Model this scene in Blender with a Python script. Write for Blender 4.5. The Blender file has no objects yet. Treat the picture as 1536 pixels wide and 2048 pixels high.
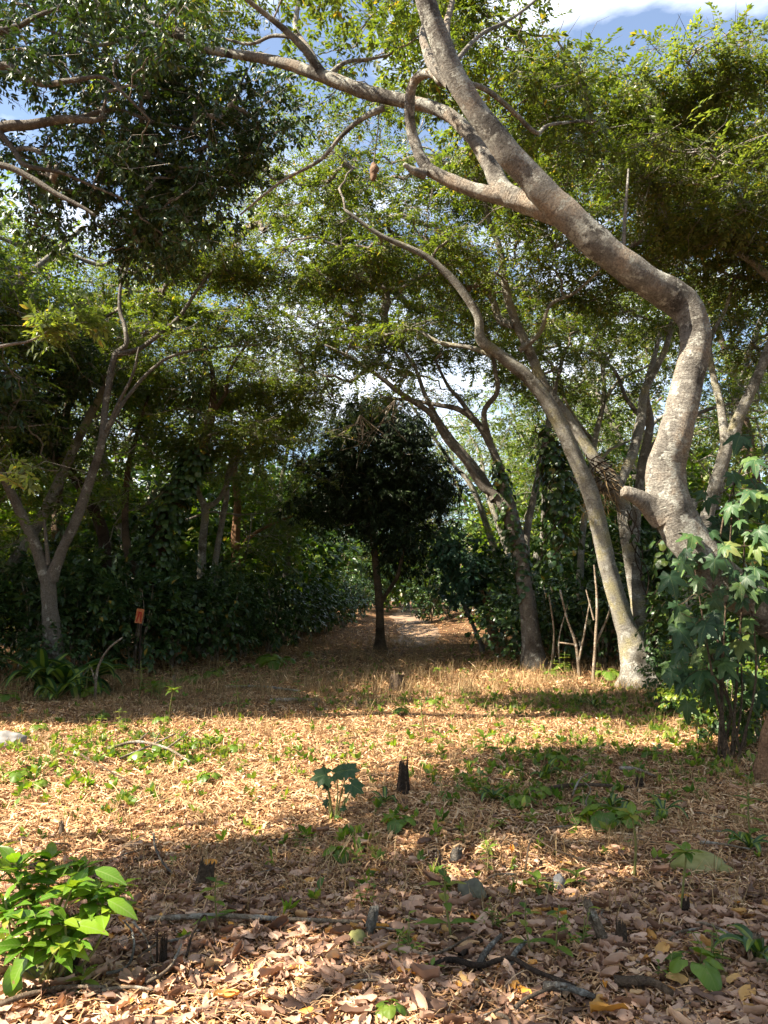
import bpy, bmesh, math, random
import numpy as np
from mathutils import Vector, noise as mnoise

rng = np.random.default_rng(7)
random.seed(7)
SC = bpy.context.scene
COL = SC.collection

# ------------------------------------------------------------------ camera
F = 1538.0                     # focal length in photo pixels (1536 x 2048)
CAMZ = 1.6
PITCH = math.atan(176 / F)     # horizon at row 1200
cam = bpy.data.cameras.new('camera')
cam.sensor_fit = 'VERTICAL'
cam.angle = 2 * math.atan(1024 / F)
cam.clip_end = 2000
cam.clip_start = 0.05
co = bpy.data.objects.new('camera', cam)
co.location = (0, 0, CAMZ)
co.rotation_euler = (math.pi / 2 + PITCH, 0, 0)
COL.objects.link(co)
SC.camera = co

# ------------------------------------------------------------------ sun, sky, exposure
SUN = np.array((-0.68, -0.21, 0.70)); SUN /= np.linalg.norm(SUN)
sl = bpy.data.lights.new('sun', 'SUN')
sl.energy = 5.0
sl.angle = math.radians(0.5)
sl.color = (1.0, 0.90, 0.74)
so = bpy.data.objects.new('sun', sl)
so.rotation_euler = Vector(tuple(-SUN)).to_track_quat('-Z', 'Y').to_euler()
so.location = (-20, 0, 30)
COL.objects.link(so)

W = bpy.data.worlds.new('World')
SC.world = W
W.use_nodes = True
nt = W.node_tree
nt.nodes.clear()
out = nt.nodes.new('ShaderNodeOutputWorld')
bg = nt.nodes.new('ShaderNodeBackground')
bg.inputs['Strength'].default_value = 0.06
sky = nt.nodes.new('ShaderNodeTexSky')
sky.sky_type = 'NISHITA'
sky.sun_disc = False
sky.sun_elevation = math.asin(SUN[2])
sky.sun_rotation = math.atan2(SUN[0], SUN[1])
sky.dust_density = 0.6
tc = nt.nodes.new('ShaderNodeTexCoord')
mp = nt.nodes.new('ShaderNodeMapping')
mp.inputs['Scale'].default_value = (1.0, 1.0, 2.6)
nz = nt.nodes.new('ShaderNodeTexNoise')
nz.inputs['Scale'].default_value = 2.3
nz.inputs['Detail'].default_value = 8
nz.inputs['Roughness'].default_value = 0.55
rp = nt.nodes.new('ShaderNodeValToRGB')
rp.color_ramp.elements[0].position = 0.50
rp.color_ramp.elements[0].color = (.04, .04, .04, 1)
rp.color_ramp.elements[1].position = 0.68
mx = nt.nodes.new('ShaderNodeMixRGB')
mx.inputs[2].default_value = (9.0, 9.3, 10.0, 1)
L = nt.links.new
L(tc.outputs['Generated'], mp.inputs['Vector'])
L(mp.outputs[0], nz.inputs['Vector'])
L(nz.outputs[0], rp.inputs[0])
L(rp.outputs[0], mx.inputs[0])
L(sky.outputs[0], mx.inputs[1])
L(mx.outputs[0], bg.inputs['Color'])
L(bg.outputs[0], out.inputs['Surface'])
SC.view_settings.view_transform = 'Standard'
SC.view_settings.look = 'None'
SC.view_settings.exposure = 2.25
SC.view_settings.gamma = 1
SC.cycles.max_bounces = 9
SC.cycles.diffuse_bounces = 4
SC.cycles.transmission_bounces = 7
SC.cycles.glossy_bounces = 2

# ------------------------------------------------------------------ projection helpers
CP, SP = math.cos(PITCH), math.sin(PITCH)

def ray(px, py):
    a, b = (px - 768) / F, (1024 - py) / F
    return np.array((a, CP - b * SP, SP + b * CP))

def P(px, py, Y):
    r = ray(px, py)
    k = Y / r[1]
    return np.array((r[0] * k, Y, CAMZ + r[2] * k))

def gz(x, y):
    """height of the ground"""
    x = np.asarray(x, float); y = np.asarray(y, float)
    z = 0.018 * np.sin(x * 2.1 + 0.7 * y) * np.cos(1.7 * y - 0.6 * x) + 0.03 * np.sin(0.6 * x + 1) * np.sin(0.5 * y)
    z = z + 0.02 * np.clip(y - 26, 0, 60)
    z = z + 0.75 * np.exp(-((x - 4.6) / 1.7) ** 2 - ((y - 42) / 5) ** 2)
    z = z + 0.55 * np.exp(-((x + 2.2) / 1.6) ** 2 - ((y - 52) / 8) ** 2)
    z = z + 0.35 * np.exp(-((x - 2.6) / 1.0) ** 2 - ((y - 33) / 2.5) ** 2)
    return z

def G(px, py):
    r = ray(px, py)
    k = -CAMZ / r[2] if r[2] < -1e-3 else 200
    for _ in range(12):
        z = float(gz(r[0] * k, r[1] * k))
        if r[2] < -1e-4:
            k = 0.5 * k + 0.5 * min((CAMZ - z) / -r[2], 200)
    return np.array((r[0] * k, r[1] * k, float(gz(r[0] * k, r[1] * k))))

# ------------------------------------------------------------------ sun gaps in the canopy
SUNLIT = [
    [(-700, 1452), (0, 1446), (300, 1440), (640, 1425), (900, 1412), (1230, 1436), (1180, 1495), (900, 1520), (800, 1592), (650, 1612),
     (420, 1655), (260, 1700), (0, 1720), (-900, 1720)],
    [(-500, 1740), (240, 1800), (600, 1890), (1000, 1965), (1536, 2010), (1800, 2300), (-600, 2300)],
    [(1210, 1700), (1290, 1660), (1400, 1700), (1430, 1780), (1340, 1830), (1230, 1790)],
    [(1085, 1698), (1200, 1708), (1195, 1738), (1090, 1730)],
    [(920, 1788), (1070, 1826), (1020, 1866), (890, 1832)],
    [(560, 1730), (660, 1722), (650, 1748), (570, 1750)],
    [(1130, 1455), (1420, 1462), (1390, 1492), (1150, 1488)],
    [(1180, 1880), (1260, 1875), (1250, 1910), (1190, 1912)],
    [(1380, 1560), (1480, 1555), (1470, 1585), (1390, 1588)],
    [(920, 1545), (1090, 1535), (1100, 1565), (930, 1570)],
    [(640, 1800), (1000, 1850), (960, 1880), (620, 1850)],
    [(800, 1250), (1010, 1235), (1010, 1275), (830, 1280)],
    [(560, 1285), (740, 1270), (740, 1300), (560, 1320)],
]
SUNPOLY = [np.array([G(*q)[:2] for q in poly]) for poly in SUNLIT]

def in_poly(x, y, poly):
    inside = np.zeros(len(x), bool)
    j = len(poly) - 1
    for i in range(len(poly)):
        xi, yi = poly[i]; xj, yj = poly[j]
        c = ((yi > y) != (yj > y)) & (x < (xj - xi) * (y - yi) / (yj - yi + 1e-12) + xi)
        inside ^= c
        j = i
    return inside

LITPTS = [(P(x, y, Y), r) for x, y, Y, r in (
    (1390, 650, 8, .5), (1340, 600, 8, .5), (1270, 550, 7.9, .4), (1190, 490, 7.8, .5), (1100, 410, 7.7, .5), (1040, 350, 7.6, .5), (990, 290, 7.5, .35),
    (1250, 1250, 14.4, .45), (1262, 1300, 14.4, .4), (100, 1100, 15, .35), (1225, 960, 14.6, .5), (1460, 860, 13, .6), (100, 660, 4.2, .7), (20, 945, 4.2, .4), (110, 530, 17, 1.1), (220, 590, 17.5, 1.1), (40, 470, 17, .9), (480, 620, 17.5, 1.0), (620, 560, 18, .9), (1250, 420, 14.5, .8), (1080, 600, 16, .8), (860, 420, 15, .8), (1420, 300, 13, .8),
    (970, 980, 18, .6), (900, 60, 7.2, .3), (600, 140, 8, .35))]

def sun_clear(C, margin=0.0, p_keep=0.0):
    """True for cluster centres that may stay: their shadow misses the sunlit patches"""
    g = C - SUN * ((C[:, 2:3]) / SUN[2])
    bad = np.zeros(len(C), bool)
    for p in SUNPOLY:
        bad |= in_poly(g[:, 0], g[:, 1], p)
        if margin:
            for dx, dy in ((margin, 0), (-margin, 0), (0, margin), (0, -margin)):
                bad |= in_poly(g[:, 0] + dx, g[:, 1] + dy, p)
    for q, r in LITPTS:
        d = C - q
        t = d @ SUN
        perp = np.linalg.norm(d - t[:, None] * SUN, axis=1)
        bad |= (t > 0.3) & (perp < r)
    if p_keep:
        bad &= rng.random(len(C)) > p_keep
    return ~bad

# ------------------------------------------------------------------ materials
MATS = {}

def newmat(name):
    m = bpy.data.materials.new(name)
    m.use_nodes = True
    n = m.node_tree
    n.nodes.clear()
    o = n.nodes.new('ShaderNodeOutputMaterial')
    MATS[name] = m
    return m, n, o

def nn(n, t, **kw):
    x = n.nodes.new(t)
    for k, v in kw.items():
        if k in x.inputs: x.inputs[k].default_value = v
        else: setattr(x, k, v)
    return x

def ramp(n, stops, interp='LINEAR'):
    r = n.nodes.new('ShaderNodeValToRGB')
    e = r.color_ramp
    e.interpolation = interp
    while len(e.elements) < len(stops): e.elements.new(0.5)
    for el, (p, c) in zip(e.elements, stops):
        el.position = p
        el.color = (*c, 1)
    return r

def leafmat(name, stops, trans=0.35, rough=0.42, spec=0.4, nscale=0.9, tint=(1.3, 1.45, 0.42), vein=0.0):
    m, n, o = newmat(name)
    geo = n.nodes.new('ShaderNodeNewGeometry')
    tcn = n.nodes.new('ShaderNodeTexCoord')
    r = ramp(n, stops)
    n.links.new(geo.outputs['Random Per Island'], r.inputs[0])
    nz = nn(n, 'ShaderNodeTexNoise', Scale=nscale, Detail=3)
    n.links.new(tcn.outputs['Object'], nz.inputs['Vector'])
    mr = nn(n, 'ShaderNodeMapRange')
    mr.inputs[1].default_value = 0.3; mr.inputs[2].default_value = 0.7
    mr.inputs[3].default_value = 0.7; mr.inputs[4].default_value = 1.3
    n.links.new(nz.outputs[0], mr.inputs[0])
    mul = nn(n, 'ShaderNodeVectorMath', operation='SCALE')
    n.links.new(r.outputs[0], mul.inputs[0])
    n.links.new(mr.outputs[0], mul.inputs['Scale'])
    if vein:      # midrib, side veins and brown blemishes
        sep = nn(n, 'ShaderNodeSeparateXYZ'); n.links.new(tcn.outputs['UV'], sep.inputs[0])
        ab = nn(n, 'ShaderNodeMath', operation='ABSOLUTE'); n.links.new(sep.outputs[1], ab.inputs[0])
        m1 = nn(n, 'ShaderNodeMapRange'); m1.inputs[1].default_value = .0012; m1.inputs[2].default_value = .003; m1.inputs[3].default_value = 1; m1.inputs[4].default_value = 0
        n.links.new(ab.outputs[0], m1.inputs[0])
        ma = nn(n, 'ShaderNodeMath', operation='MULTIPLY_ADD'); ma.inputs[1].default_value = -.8
        n.links.new(ab.outputs[0], ma.inputs[0]); n.links.new(sep.outputs[0], ma.inputs[2])
        sn = nn(n, 'ShaderNodeMath', operation='MULTIPLY'); sn.inputs[1].default_value = 380; n.links.new(ma.outputs[0], sn.inputs[0])
        s2 = nn(n, 'ShaderNodeMath', operation='SINE'); n.links.new(sn.outputs[0], s2.inputs[0])
        m2 = nn(n, 'ShaderNodeMapRange'); m2.inputs[1].default_value = .8; m2.inputs[2].default_value = 1; m2.inputs[3].default_value = 0; m2.inputs[4].default_value = .5
        n.links.new(s2.outputs[0], m2.inputs[0])
        mxv = nn(n, 'ShaderNodeMath', operation='MAXIMUM'); n.links.new(m1.outputs[0], mxv.inputs[0]); n.links.new(m2.outputs[0], mxv.inputs[1])
        sc_ = nn(n, 'ShaderNodeMath', operation='MULTIPLY'); sc_.inputs[1].default_value = vein; n.links.new(mxv.outputs[0], sc_.inputs[0])
        mv = nn(n, 'ShaderNodeMixRGB'); mv.inputs[2].default_value = (.22, .27, .10, 1)
        n.links.new(sc_.outputs[0], mv.inputs[0]); n.links.new(mul.outputs[0], mv.inputs[1])
        nb = nn(n, 'ShaderNodeTexNoise', Scale=38, Detail=4); n.links.new(tcn.outputs['Object'], nb.inputs['Vector'])
        rb_ = ramp(n, [(.66, (0, 0, 0)), (.72, (1, 1, 1))]); n.links.new(nb.outputs[0], rb_.inputs[0])
        mul = nn(n, 'ShaderNodeMixRGB'); mul.inputs[2].default_value = (.20, .14, .06, 1)
        n.links.new(rb_.outputs[0], mul.inputs[0]); n.links.new(mv.outputs[0], mul.inputs[1])
    b = nn(n, 'ShaderNodeBsdfPrincipled', Roughness=rough)
    b.inputs['Specular IOR Level'].default_value = spec
    n.links.new(mul.outputs[0], b.inputs['Base Color'])
    t = nn(n, 'ShaderNodeBsdfTranslucent')
    tm = nn(n, 'ShaderNodeVectorMath', operation='MULTIPLY')
    tm.inputs[1].default_value = tint
    n.links.new(mul.outputs[0], tm.inputs[0])
    n.links.new(tm.outputs[0], t.inputs['Color'])
    ms = nn(n, 'ShaderNodeMixShader')
    ms.inputs[0].default_value = trans
    n.links.new(b.outputs[0], ms.inputs[1])
    n.links.new(t.outputs[0], ms.inputs[2])
    n.links.new(ms.outputs[0], o.inputs['Surface'])
    return m

def barkmat(name, base, dark, lichen, lich=0.5, ring=0.5, warm=None):
    m, n, o = newmat(name)
    tcn = n.nodes.new('ShaderNodeTexCoord')
    uv = tcn.outputs['UV']
    n1 = nn(n, 'ShaderNodeTexNoise', Scale=2.2, Detail=6, Roughness=0.6)
    n.links.new(tcn.outputs['Object'], n1.inputs['Vector'])
    r1 = ramp(n, [(0.36, dark), (0.5, base), (0.64, warm or base)])
    n.links.new(n1.outputs[0], r1.inputs[0])
    n2 = nn(n, 'ShaderNodeTexNoise', Scale=5.5, Detail=12, Roughness=0.7)
    n.links.new(tcn.outputs['Object'], n2.inputs['Vector'])
    r2 = ramp(n, [(1.0 - lich * 0.95, (0, 0, 0)), (min(1.0, 1.05 - lich * 0.95), (1, 1, 1))])
    n.links.new(n2.outputs[0], r2.inputs[0])
    mixl = nn(n, 'ShaderNodeMixRGB')
    mixl.inputs[2].default_value = (*lichen, 1)
    n.links.new(r2.outputs[0], mixl.inputs[0])
    n.links.new(r1.outputs[0], mixl.inputs[1])
    # rings and cracks along the stem
    mpn = nn(n, 'ShaderNodeMapping')
    mpn.inputs['Scale'].default_value = (5, 26, 1)
    n.links.new(uv, mpn.inputs['Vector'])
    n3 = nn(n, 'ShaderNodeTexNoise', Scale=1.0, Detail=9, Roughness=0.75, Distortion=1.2)
    n.links.new(mpn.outputs[0], n3.inputs['Vector'])
    r3 = ramp(n, [(0.36, (0.45, 0.42, 0.40)), (0.5, (1, 1, 1))])
    n.links.new(n3.outputs[0], r3.inputs[0])
    mul = nn(n, 'ShaderNodeMixRGB', blend_type='MULTIPLY')
    mul.inputs[0].default_value = ring
    n.links.new(mixl.outputs[0], mul.inputs[1])
    n.links.new(r3.outputs[0], mul.inputs[2])
    n4 = nn(n, 'ShaderNodeTexNoise', Scale=45, Detail=6, Roughness=0.7)
    n.links.new(tcn.outputs['Object'], n4.inputs['Vector'])
    r4 = ramp(n, [(.36, (.5, .48, .46)), (.52, (1, 1, 1)), (.64, (1.35, 1.35, 1.3))])
    n.links.new(n4.outputs[0], r4.inputs[0])
    mul0 = mul
    mul = nn(n, 'ShaderNodeMixRGB', blend_type='MULTIPLY'); mul.inputs[0].default_value = .85
    n.links.new(mul0.outputs[0], mul.inputs[1]); n.links.new(r4.outputs[0], mul.inputs[2])
    ad = nn(n, 'ShaderNodeMath', operation='ADD')
    n.links.new(n3.outputs[0], ad.inputs[0]); n.links.new(n4.outputs[0], ad.inputs[1])
    bu = nn(n, 'ShaderNodeBump', Strength=1.0, Distance=0.045)
    n.links.new(ad.outputs[0], bu.inputs['Height'])
    b = nn(n, 'ShaderNodeBsdfPrincipled', Roughness=0.9)
    b.inputs['Specular IOR Level'].default_value = 0.15
    n.links.new(mul.outputs[0], b.inputs['Base Color'])
    n.links.new(bu.outputs[0], b.inputs['Normal'])
    n.links.new(b.outputs[0], o.inputs['Surface'])
    return m

def plainmat(name, c1, c2, scale=8, rough=0.85, bump=0.3, island=False, trans=0.0):
    m, n, o = newmat(name)
    tcn = n.nodes.new('ShaderNodeTexCoord')
    nz = nn(n, 'ShaderNodeTexNoise', Scale=scale, Detail=6, Roughness=0.6)
    n.links.new(tcn.outputs['Object'], nz.inputs['Vector'])
    r = ramp(n, [(0.35, c1), (0.65, c2)])
    if island:
        geo = n.nodes.new('ShaderNodeNewGeometry')
        n.links.new(geo.outputs['Random Per Island'], r.inputs[0])
        r.color_ramp.elements[0].position = 0; r.color_ramp.elements[1].position = 1
    else:
        n.links.new(nz.outputs[0], r.inputs[0])
    b = nn(n, 'ShaderNodeBsdfPrincipled', Roughness=rough)
    b.inputs['Specular IOR Level'].default_value = 0.25
    n.links.new(r.outputs[0], b.inputs['Base Color'])
    if bump:
        bu = nn(n, 'ShaderNodeBump', Strength=bump, Distance=0.02)
        n.links.new(nz.outputs[0], bu.inputs['Height'])
        n.links.new(bu.outputs[0], b.inputs['Normal'])
    n.links.new(b.outputs[0], o.inputs['Surface'])
    return m

leafmat('feather_leaf', [(0, (.050, .072, .018)), (.45, (.095, .125, .028)), (.85, (.15, .175, .04)), (.965, (.20, .19, .045)), (1, (.36, .22, .04))], spec=.5, rough=.38, trans=.48, nscale=.55)
leafmat('feather_leaf_pale', [(0, (.07, .095, .026)), (.5, (.12, .145, .04)), (.95, (.18, .195, .055)), (1, (.38, .24, .045))], spec=.5, rough=.38, trans=.48, nscale=.6)
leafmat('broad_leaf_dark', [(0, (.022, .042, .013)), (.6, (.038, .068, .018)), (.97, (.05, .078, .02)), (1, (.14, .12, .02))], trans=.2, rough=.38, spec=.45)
leafmat('ball_leaf_dark', [(0, (.010, .020, .008)), (.7, (.018, .034, .011)), (1, (.04, .06, .018))], trans=.1, rough=.5, spec=.25)
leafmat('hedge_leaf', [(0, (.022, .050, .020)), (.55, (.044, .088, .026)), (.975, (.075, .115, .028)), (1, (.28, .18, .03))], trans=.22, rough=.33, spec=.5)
leafmat('bush_leaf_bright', [(0, (.06, .15, .012)), (.6, (.12, .22, .016)), (.96, (.22, .30, .02)), (1, (.24, .20, .06))], trans=.33, rough=.28, spec=.45, nscale=3, vein=.5)
leafmat('weed_leaf', [(0, (.05, .11, .014)), (.5, (.12, .20, .02)), (.93, (.24, .28, .035)), (1, (.30, .19, .06))], trans=.38, rough=.4, vein=.3)
leafmat('lobed_leaf', [(0, (.014, .042, .019)), (.5, (.032, .075, .028)), (.9, (.065, .12, .028)), (1, (.15, .17, .05))], trans=.25, rough=.5, spec=.3, vein=.45)
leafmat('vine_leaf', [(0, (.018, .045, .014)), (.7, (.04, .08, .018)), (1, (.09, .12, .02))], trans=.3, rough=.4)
leafmat('back_leaf', [(0, (.065, .10, .026)), (.5, (.11, .15, .038)), (.95, (.16, .19, .055)), (1, (.26, .20, .05))], trans=.5, nscale=.35)
leafmat('teal_leaf', [(0, (.03, .075, .045)), (1, (.06, .12, .07))], trans=.25, rough=.5)
leafmat('dead_leaf', [(0, (.085, .045, .028)), (.25, (.22, .125, .082)), (.55, (.38, .235, .16)), (.88, (.50, .335, .235)), (.965, (.50, .30, .11)), (1, (.54, .24, .03))],
        trans=.12, rough=.55, spec=.3, nscale=5, tint=(1.2, .8, .4))
leafmat('mulch', [(0, (.14, .065, .028)), (.35, (.33, .18, .085)), (.75, (.56, .34, .17)), (1, (.65, .47, .30))], trans=.08, rough=.7, spec=.2, nscale=1.2, tint=(1.2, .8, .4))
leafmat('straw', [(0, (.16, .10, .05)), (.6, (.32, .22, .11)), (1, (.45, .33, .18))], trans=.2, rough=.7, spec=.2, nscale=1, tint=(1.2, 1, .5))
barkmat('bark_pale', (.26, .24, .21), (.085, .075, .065), (.44, .43, .38), lich=.50, ring=.7, warm=(.37, .30, .23))
barkmat('bark_lichen', (.26, .245, .215), (.13, .115, .09), (.38, .37, .33), lich=.48, ring=.5, warm=(.30, .27, .16))
barkmat('bark_grey', (.19, .17, .145), (.10, .085, .07), (.38, .37, .33), lich=.46, ring=.35)
barkmat('bark_brown', (.14, .10, .07), (.07, .05, .035), (.28, .24, .19), lich=.40, ring=.4, warm=(.2, .13, .08))
barkmat('bark_rust', (.32, .18, .10), (.18, .10, .06), (.45, .33, .24), lich=.44, ring=.3)
barkmat('twig_bark', (.29, .25, .21), (.17, .14, .11), (.40, .38, .34), lich=.48, ring=.2)
barkmat('dead_wood', (.30, .235, .17), (.14, .10, .07), (.44, .40, .34), lich=.5, ring=.3)
barkmat('dark_wood', (.075, .052, .038), (.03, .022, .017), (.18, .14, .10), lich=.40, ring=.5)
plainmat('green_stem', (.10, .12, .03), (.19, .17, .06), scale=20, bump=.1)
plainmat('rock_pale', (.16, .15, .14), (.28, .27, .26), scale=6, bump=.5)
plainmat('rock_mossy', (.15, .15, .035), (.25, .23, .11), scale=5, bump=.5)
plainmat('rock_dark', (.07, .065, .05), (.13, .125, .08), scale=7, bump=.5)
plainmat('sign_board', (.40, .10, .03), (.50, .22, .10), scale=9, bump=.1)
plainmat('sign_red', (.30, .015, .01), (.38, .02, .012), scale=9, bump=.0)
plainmat('nest_fibre', (.09, .055, .035), (.20, .12, .07), scale=30, bump=.6)

# ground
m, n, o = newmat('earth')
tcn = n.nodes.new('ShaderNodeTexCoord')
a = nn(n, 'ShaderNodeTexNoise', Scale=0.55, Detail=5)
b_ = nn(n, 'ShaderNodeTexNoise', Scale=22, Detail=8, Roughness=.75)
vo = nn(n, 'ShaderNodeTexVoronoi', Scale=26)
for x in (a, b_, vo): n.links.new(tcn.outputs['Object'], x.inputs['Vector'])
r1 = ramp(n, [(.3, (.075, .045, .026)), (.5, (.17, .10, .055)), (.72, (.30, .185, .105))])
n.links.new(b_.outputs[0], r1.inputs[0])
r2 = ramp(n, [(.35, (.8, .75, .7)), (.65, (1.15, 1.05, .95))])
n.links.new(a.outputs[0], r2.inputs[0])
mu = nn(n, 'ShaderNodeMixRGB', blend_type='MULTIPLY'); mu.inputs[0].default_value = 1
n.links.new(r1.outputs[0], mu.inputs[1]); n.links.new(r2.outputs[0], mu.inputs[2])
mm = nn(n, 'ShaderNodeMixRGB', blend_type='MULTIPLY'); mm.inputs[0].default_value = .35
n.links.new(mu.outputs[0], mm.inputs[1]); n.links.new(vo.outputs['Color'], mm.inputs[2])
bs = nn(n, 'ShaderNodeBsdfPrincipled', Roughness=.95)
bs.inputs['Specular IOR Level'].default_value = .1
bu = nn(n, 'ShaderNodeBump', Strength=.8, Distance=.03)
n.links.new(b_.outputs[0], bu.inputs['Height'])
n.links.new(bu.outputs[0], bs.inputs['Normal'])
n.links.new(mm.outputs[0], bs.inputs['Base Color'])
n.links.new(bs.outputs[0], o.inputs['Surface'])

# ------------------------------------------------------------------ mesh accumulation
class MB:
    def __init__(s):
        s.V, s.Q, s.T, s.UV, s.n = [], [], [], [], 0
        s.MQ, s.MT = [], []
    def add(s, V, Q=None, T=None, uv=None, mat=0):
        V = np.asarray(V, float).reshape(-1, 3)
        if Q is not None and len(Q):
            Q = np.asarray(Q, np.int64).reshape(-1, 4) + s.n; s.Q.append(Q); s.MQ.append(np.full(len(Q), mat))
        if T is not None and len(T):
            T = np.asarray(T, np.int64).reshape(-1, 3) + s.n; s.T.append(T); s.MT.append(np.full(len(T), mat))
        s.V.append(V); s.UV.append(np.zeros((len(V), 2)) if uv is None else np.asarray(uv, float))
        s.n += len(V)
        return s
    def build(s, name, mats, parent=None, base=(0, 0, 0), smooth=True):
        if not isinstance(mats, (list, tuple)): mats = [mats]
        base = np.asarray(base, float)
        V = np.concatenate(s.V) - base
        UV = np.concatenate(s.UV)
        Q = np.concatenate(s.Q) if s.Q else np.zeros((0, 4), np.int64)
        T = np.concatenate(s.T) if s.T else np.zeros((0, 3), np.int64)
        me = bpy.data.meshes.new(name)
        nl = Q.size + T.size
        me.vertices.add(len(V)); me.vertices.foreach_set('co', V.astype(np.float32).ravel())
        loops = np.concatenate([Q.ravel(), T.ravel()]).astype(np.int32)
        me.loops.add(nl); me.loops.foreach_set('vertex_index', loops)
        npoly = len(Q) + len(T)
        me.polygons.add(npoly)
        ls = np.concatenate([np.arange(len(Q)) * 4, Q.size + np.arange(len(T)) * 3]).astype(np.int32)
        me.polygons.foreach_set('loop_start', ls)
        mi = np.concatenate([np.concatenate(s.MQ) if s.MQ else np.zeros(0), np.concatenate(s.MT) if s.MT else np.zeros(0)]).astype(np.int32)
        me.polygons.foreach_set('material_index', mi)
        me.polygons.foreach_set('use_smooth', np.full(npoly, smooth))
        ul = me.uv_layers.new(name='UVMap')
        ul.data.foreach_set('uv', UV[loops].astype(np.float32).ravel())
        for mt in mats: me.materials.append(MATS[mt])
        me.update(calc_edges=True)
        ob = bpy.data.objects.new(name, me)
        COL.objects.link(ob)
        if parent is not None: ob.parent = parent
        else: ob.location = tuple(base)
        return ob

def tag(o, label, cat, group=None):
    o['label'] = label; o['category'] = cat
    if group: o['group'] = group
    return o

def thing(name, label, cat, loc, group=None):
    o = bpy.data.objects.new(name, None)
    o.empty_display_size = .2
    o.location = tuple(loc)
    COL.objects.link(o)
    return tag(o, label, cat, group)

def copy_thing(src, loc, rz=0, sc=1.0, label=None, tilt=(0, 0)):
    c = src.copy(); COL.objects.link(c)
    c.location = tuple(loc); c.rotation_euler = (tilt[0], tilt[1], rz)
    c.scale = (sc, sc, sc) if np.isscalar(sc) else sc
    if label: c['label'] = label
    for ch in src.children:
        d = ch.copy(); COL.objects.link(d); d.parent = c
    return c

def norm(v): return v / (np.linalg.norm(v, axis=-1, keepdims=True) + 1e-12)

def catmull(pts, per=6):
    p = np.asarray(pts, float)
    if len(p) < 3:
        t = np.linspace(0, 1, per + 1)[:, None]
        return p[0] * (1 - t) + p[-1] * t
    e = np.vstack([2 * p[0] - p[1], p, 2 * p[-1] - p[-2]])
    res = []
    for i in range(1, len(e) - 2):
        a, b, c, d = e[i - 1], e[i], e[i + 1], e[i + 2]
        for t in np.linspace(0, 1, per, endpoint=False):
            res.append(.5 * ((2 * b) + (-a + c) * t + (2 * a - 5 * b + 4 * c - d) * t * t + (-a + 3 * b - 3 * c + d) * t ** 3))
    res.append(p[-1])
    return np.array(res)

def tube(mb, pts, rad, sides=10, lump=0.0, closed_tip=True, mat=0, seed=0, grooves=0.0):
    p = np.asarray(pts, float); r = np.asarray(rad, float)
    n = len(p)
    t = norm(np.gradient(p, axis=0))
    up = np.array((0.3, -0.9, 0.2)); u = norm(np.cross(t[0], up))
    ang = np.linspace(0, 2 * np.pi, sides + 1)
    ln = np.concatenate([[0], np.cumsum(np.linalg.norm(np.diff(p, axis=0), axis=1))])
    V, UV = [], []
    rm = max(float(np.mean(r)), 1e-4)
    for i in range(n):
        u = norm(u - t[i] * (u @ t[i])); w = np.cross(t[i], u)
        rr = np.full(sides + 1, r[i])
        if lump:
            for k in range(sides):
                q = p[i] + r[i] * (math.cos(ang[k]) * u + math.sin(ang[k]) * w)
                f = 1 + lump * mnoise.noise(Vector(q * (0.55 / rm) + seed)) + lump * .45 * mnoise.noise(Vector(q * (1.7 / rm) + seed))
                if grooves: f += grooves * math.sin(ang[k] * 5 + seed)
                rr[k] *= f
            rr[-1] = rr[0]
        V.append(p[i] + rr[:, None] * (np.cos(ang)[:, None] * u + np.sin(ang)[:, None] * w))
        UV.append(np.stack([ang * rm, np.full(sides + 1, ln[i])], 1))
    s1 = sides + 1
    I, K = np.meshgrid(np.arange(n - 1), np.arange(sides), indexing='ij')
    a = (I * s1 + K).ravel()
    Q = np.stack([a, a + 1, a + 1 + s1, a + s1], 1)
    V = np.concatenate(V); UV = np.concatenate(UV)
    T = None
    if closed_tip:
        V = np.vstack([V, p[-1] + t[-1] * r[-1] * .5]); UV = np.vstack([UV, [0, ln[-1]]])
        k = np.arange(sides)
        T = np.stack([(n - 1) * s1 + k, (n - 1) * s1 + k + 1, np.full(sides, len(V) - 1)], 1)
    mb.add(V, Q, T, UV, mat)

# ------------------------------------------------------------------ leaf shapes (x = length axis, z = upper side)
def t_rhomb(l, w):
    return np.array([(0, 0, 0), (l * .45, w / 2, .06 * l), (l, 0, -.08 * l), (l * .45, -w / 2, .06 * l)], float), np.array([[0, 1, 2, 3]])

def t_leaf(l, w, fold=.18, droop=.25, seg=4, wave=0.0, sharp=1.0):
    """folded leaf with a curved midrib, seg rows"""
    V, Q = [], []
    for i in range(seg + 1):
        s = i / seg
        ww = w / 2 * (math.sin(math.pi * min(1, s ** .8)) ** sharp) if 0 < i < seg else w * .02
        x = l * (s - .08 * droop * s * s); z = -droop * l * s * s * .6
        wv = wave * w * math.sin(i * 2.4)
        V += [(x, ww, z + fold * ww * 1.0 + wv), (x, 0, z), (x, -ww, z + fold * ww - wv)]
    for i in range(seg):
        b = i * 3
        Q += [(b, b + 1, b + 4, b + 3), (b + 1, b + 2, b + 5, b + 4)]
    return np.array(V), np.array(Q)

def join_t(parts):
    V, Q, n = [], [], 0
    for v, q in parts:
        V.append(v); Q.append(q + n); n += len(v)
    return np.concatenate(V), np.concatenate(Q)

def xf(t, R, loc):
    return t[0] @ np.asarray(R).T + np.asarray(loc), t[1]

def frame(d, up):
    d = norm(np.asarray(d, float)); z = np.asarray(up, float)
    y = norm(np.cross(z, d)); z = np.cross(d, y)
    return np.stack([d, y, z], -1)

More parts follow.
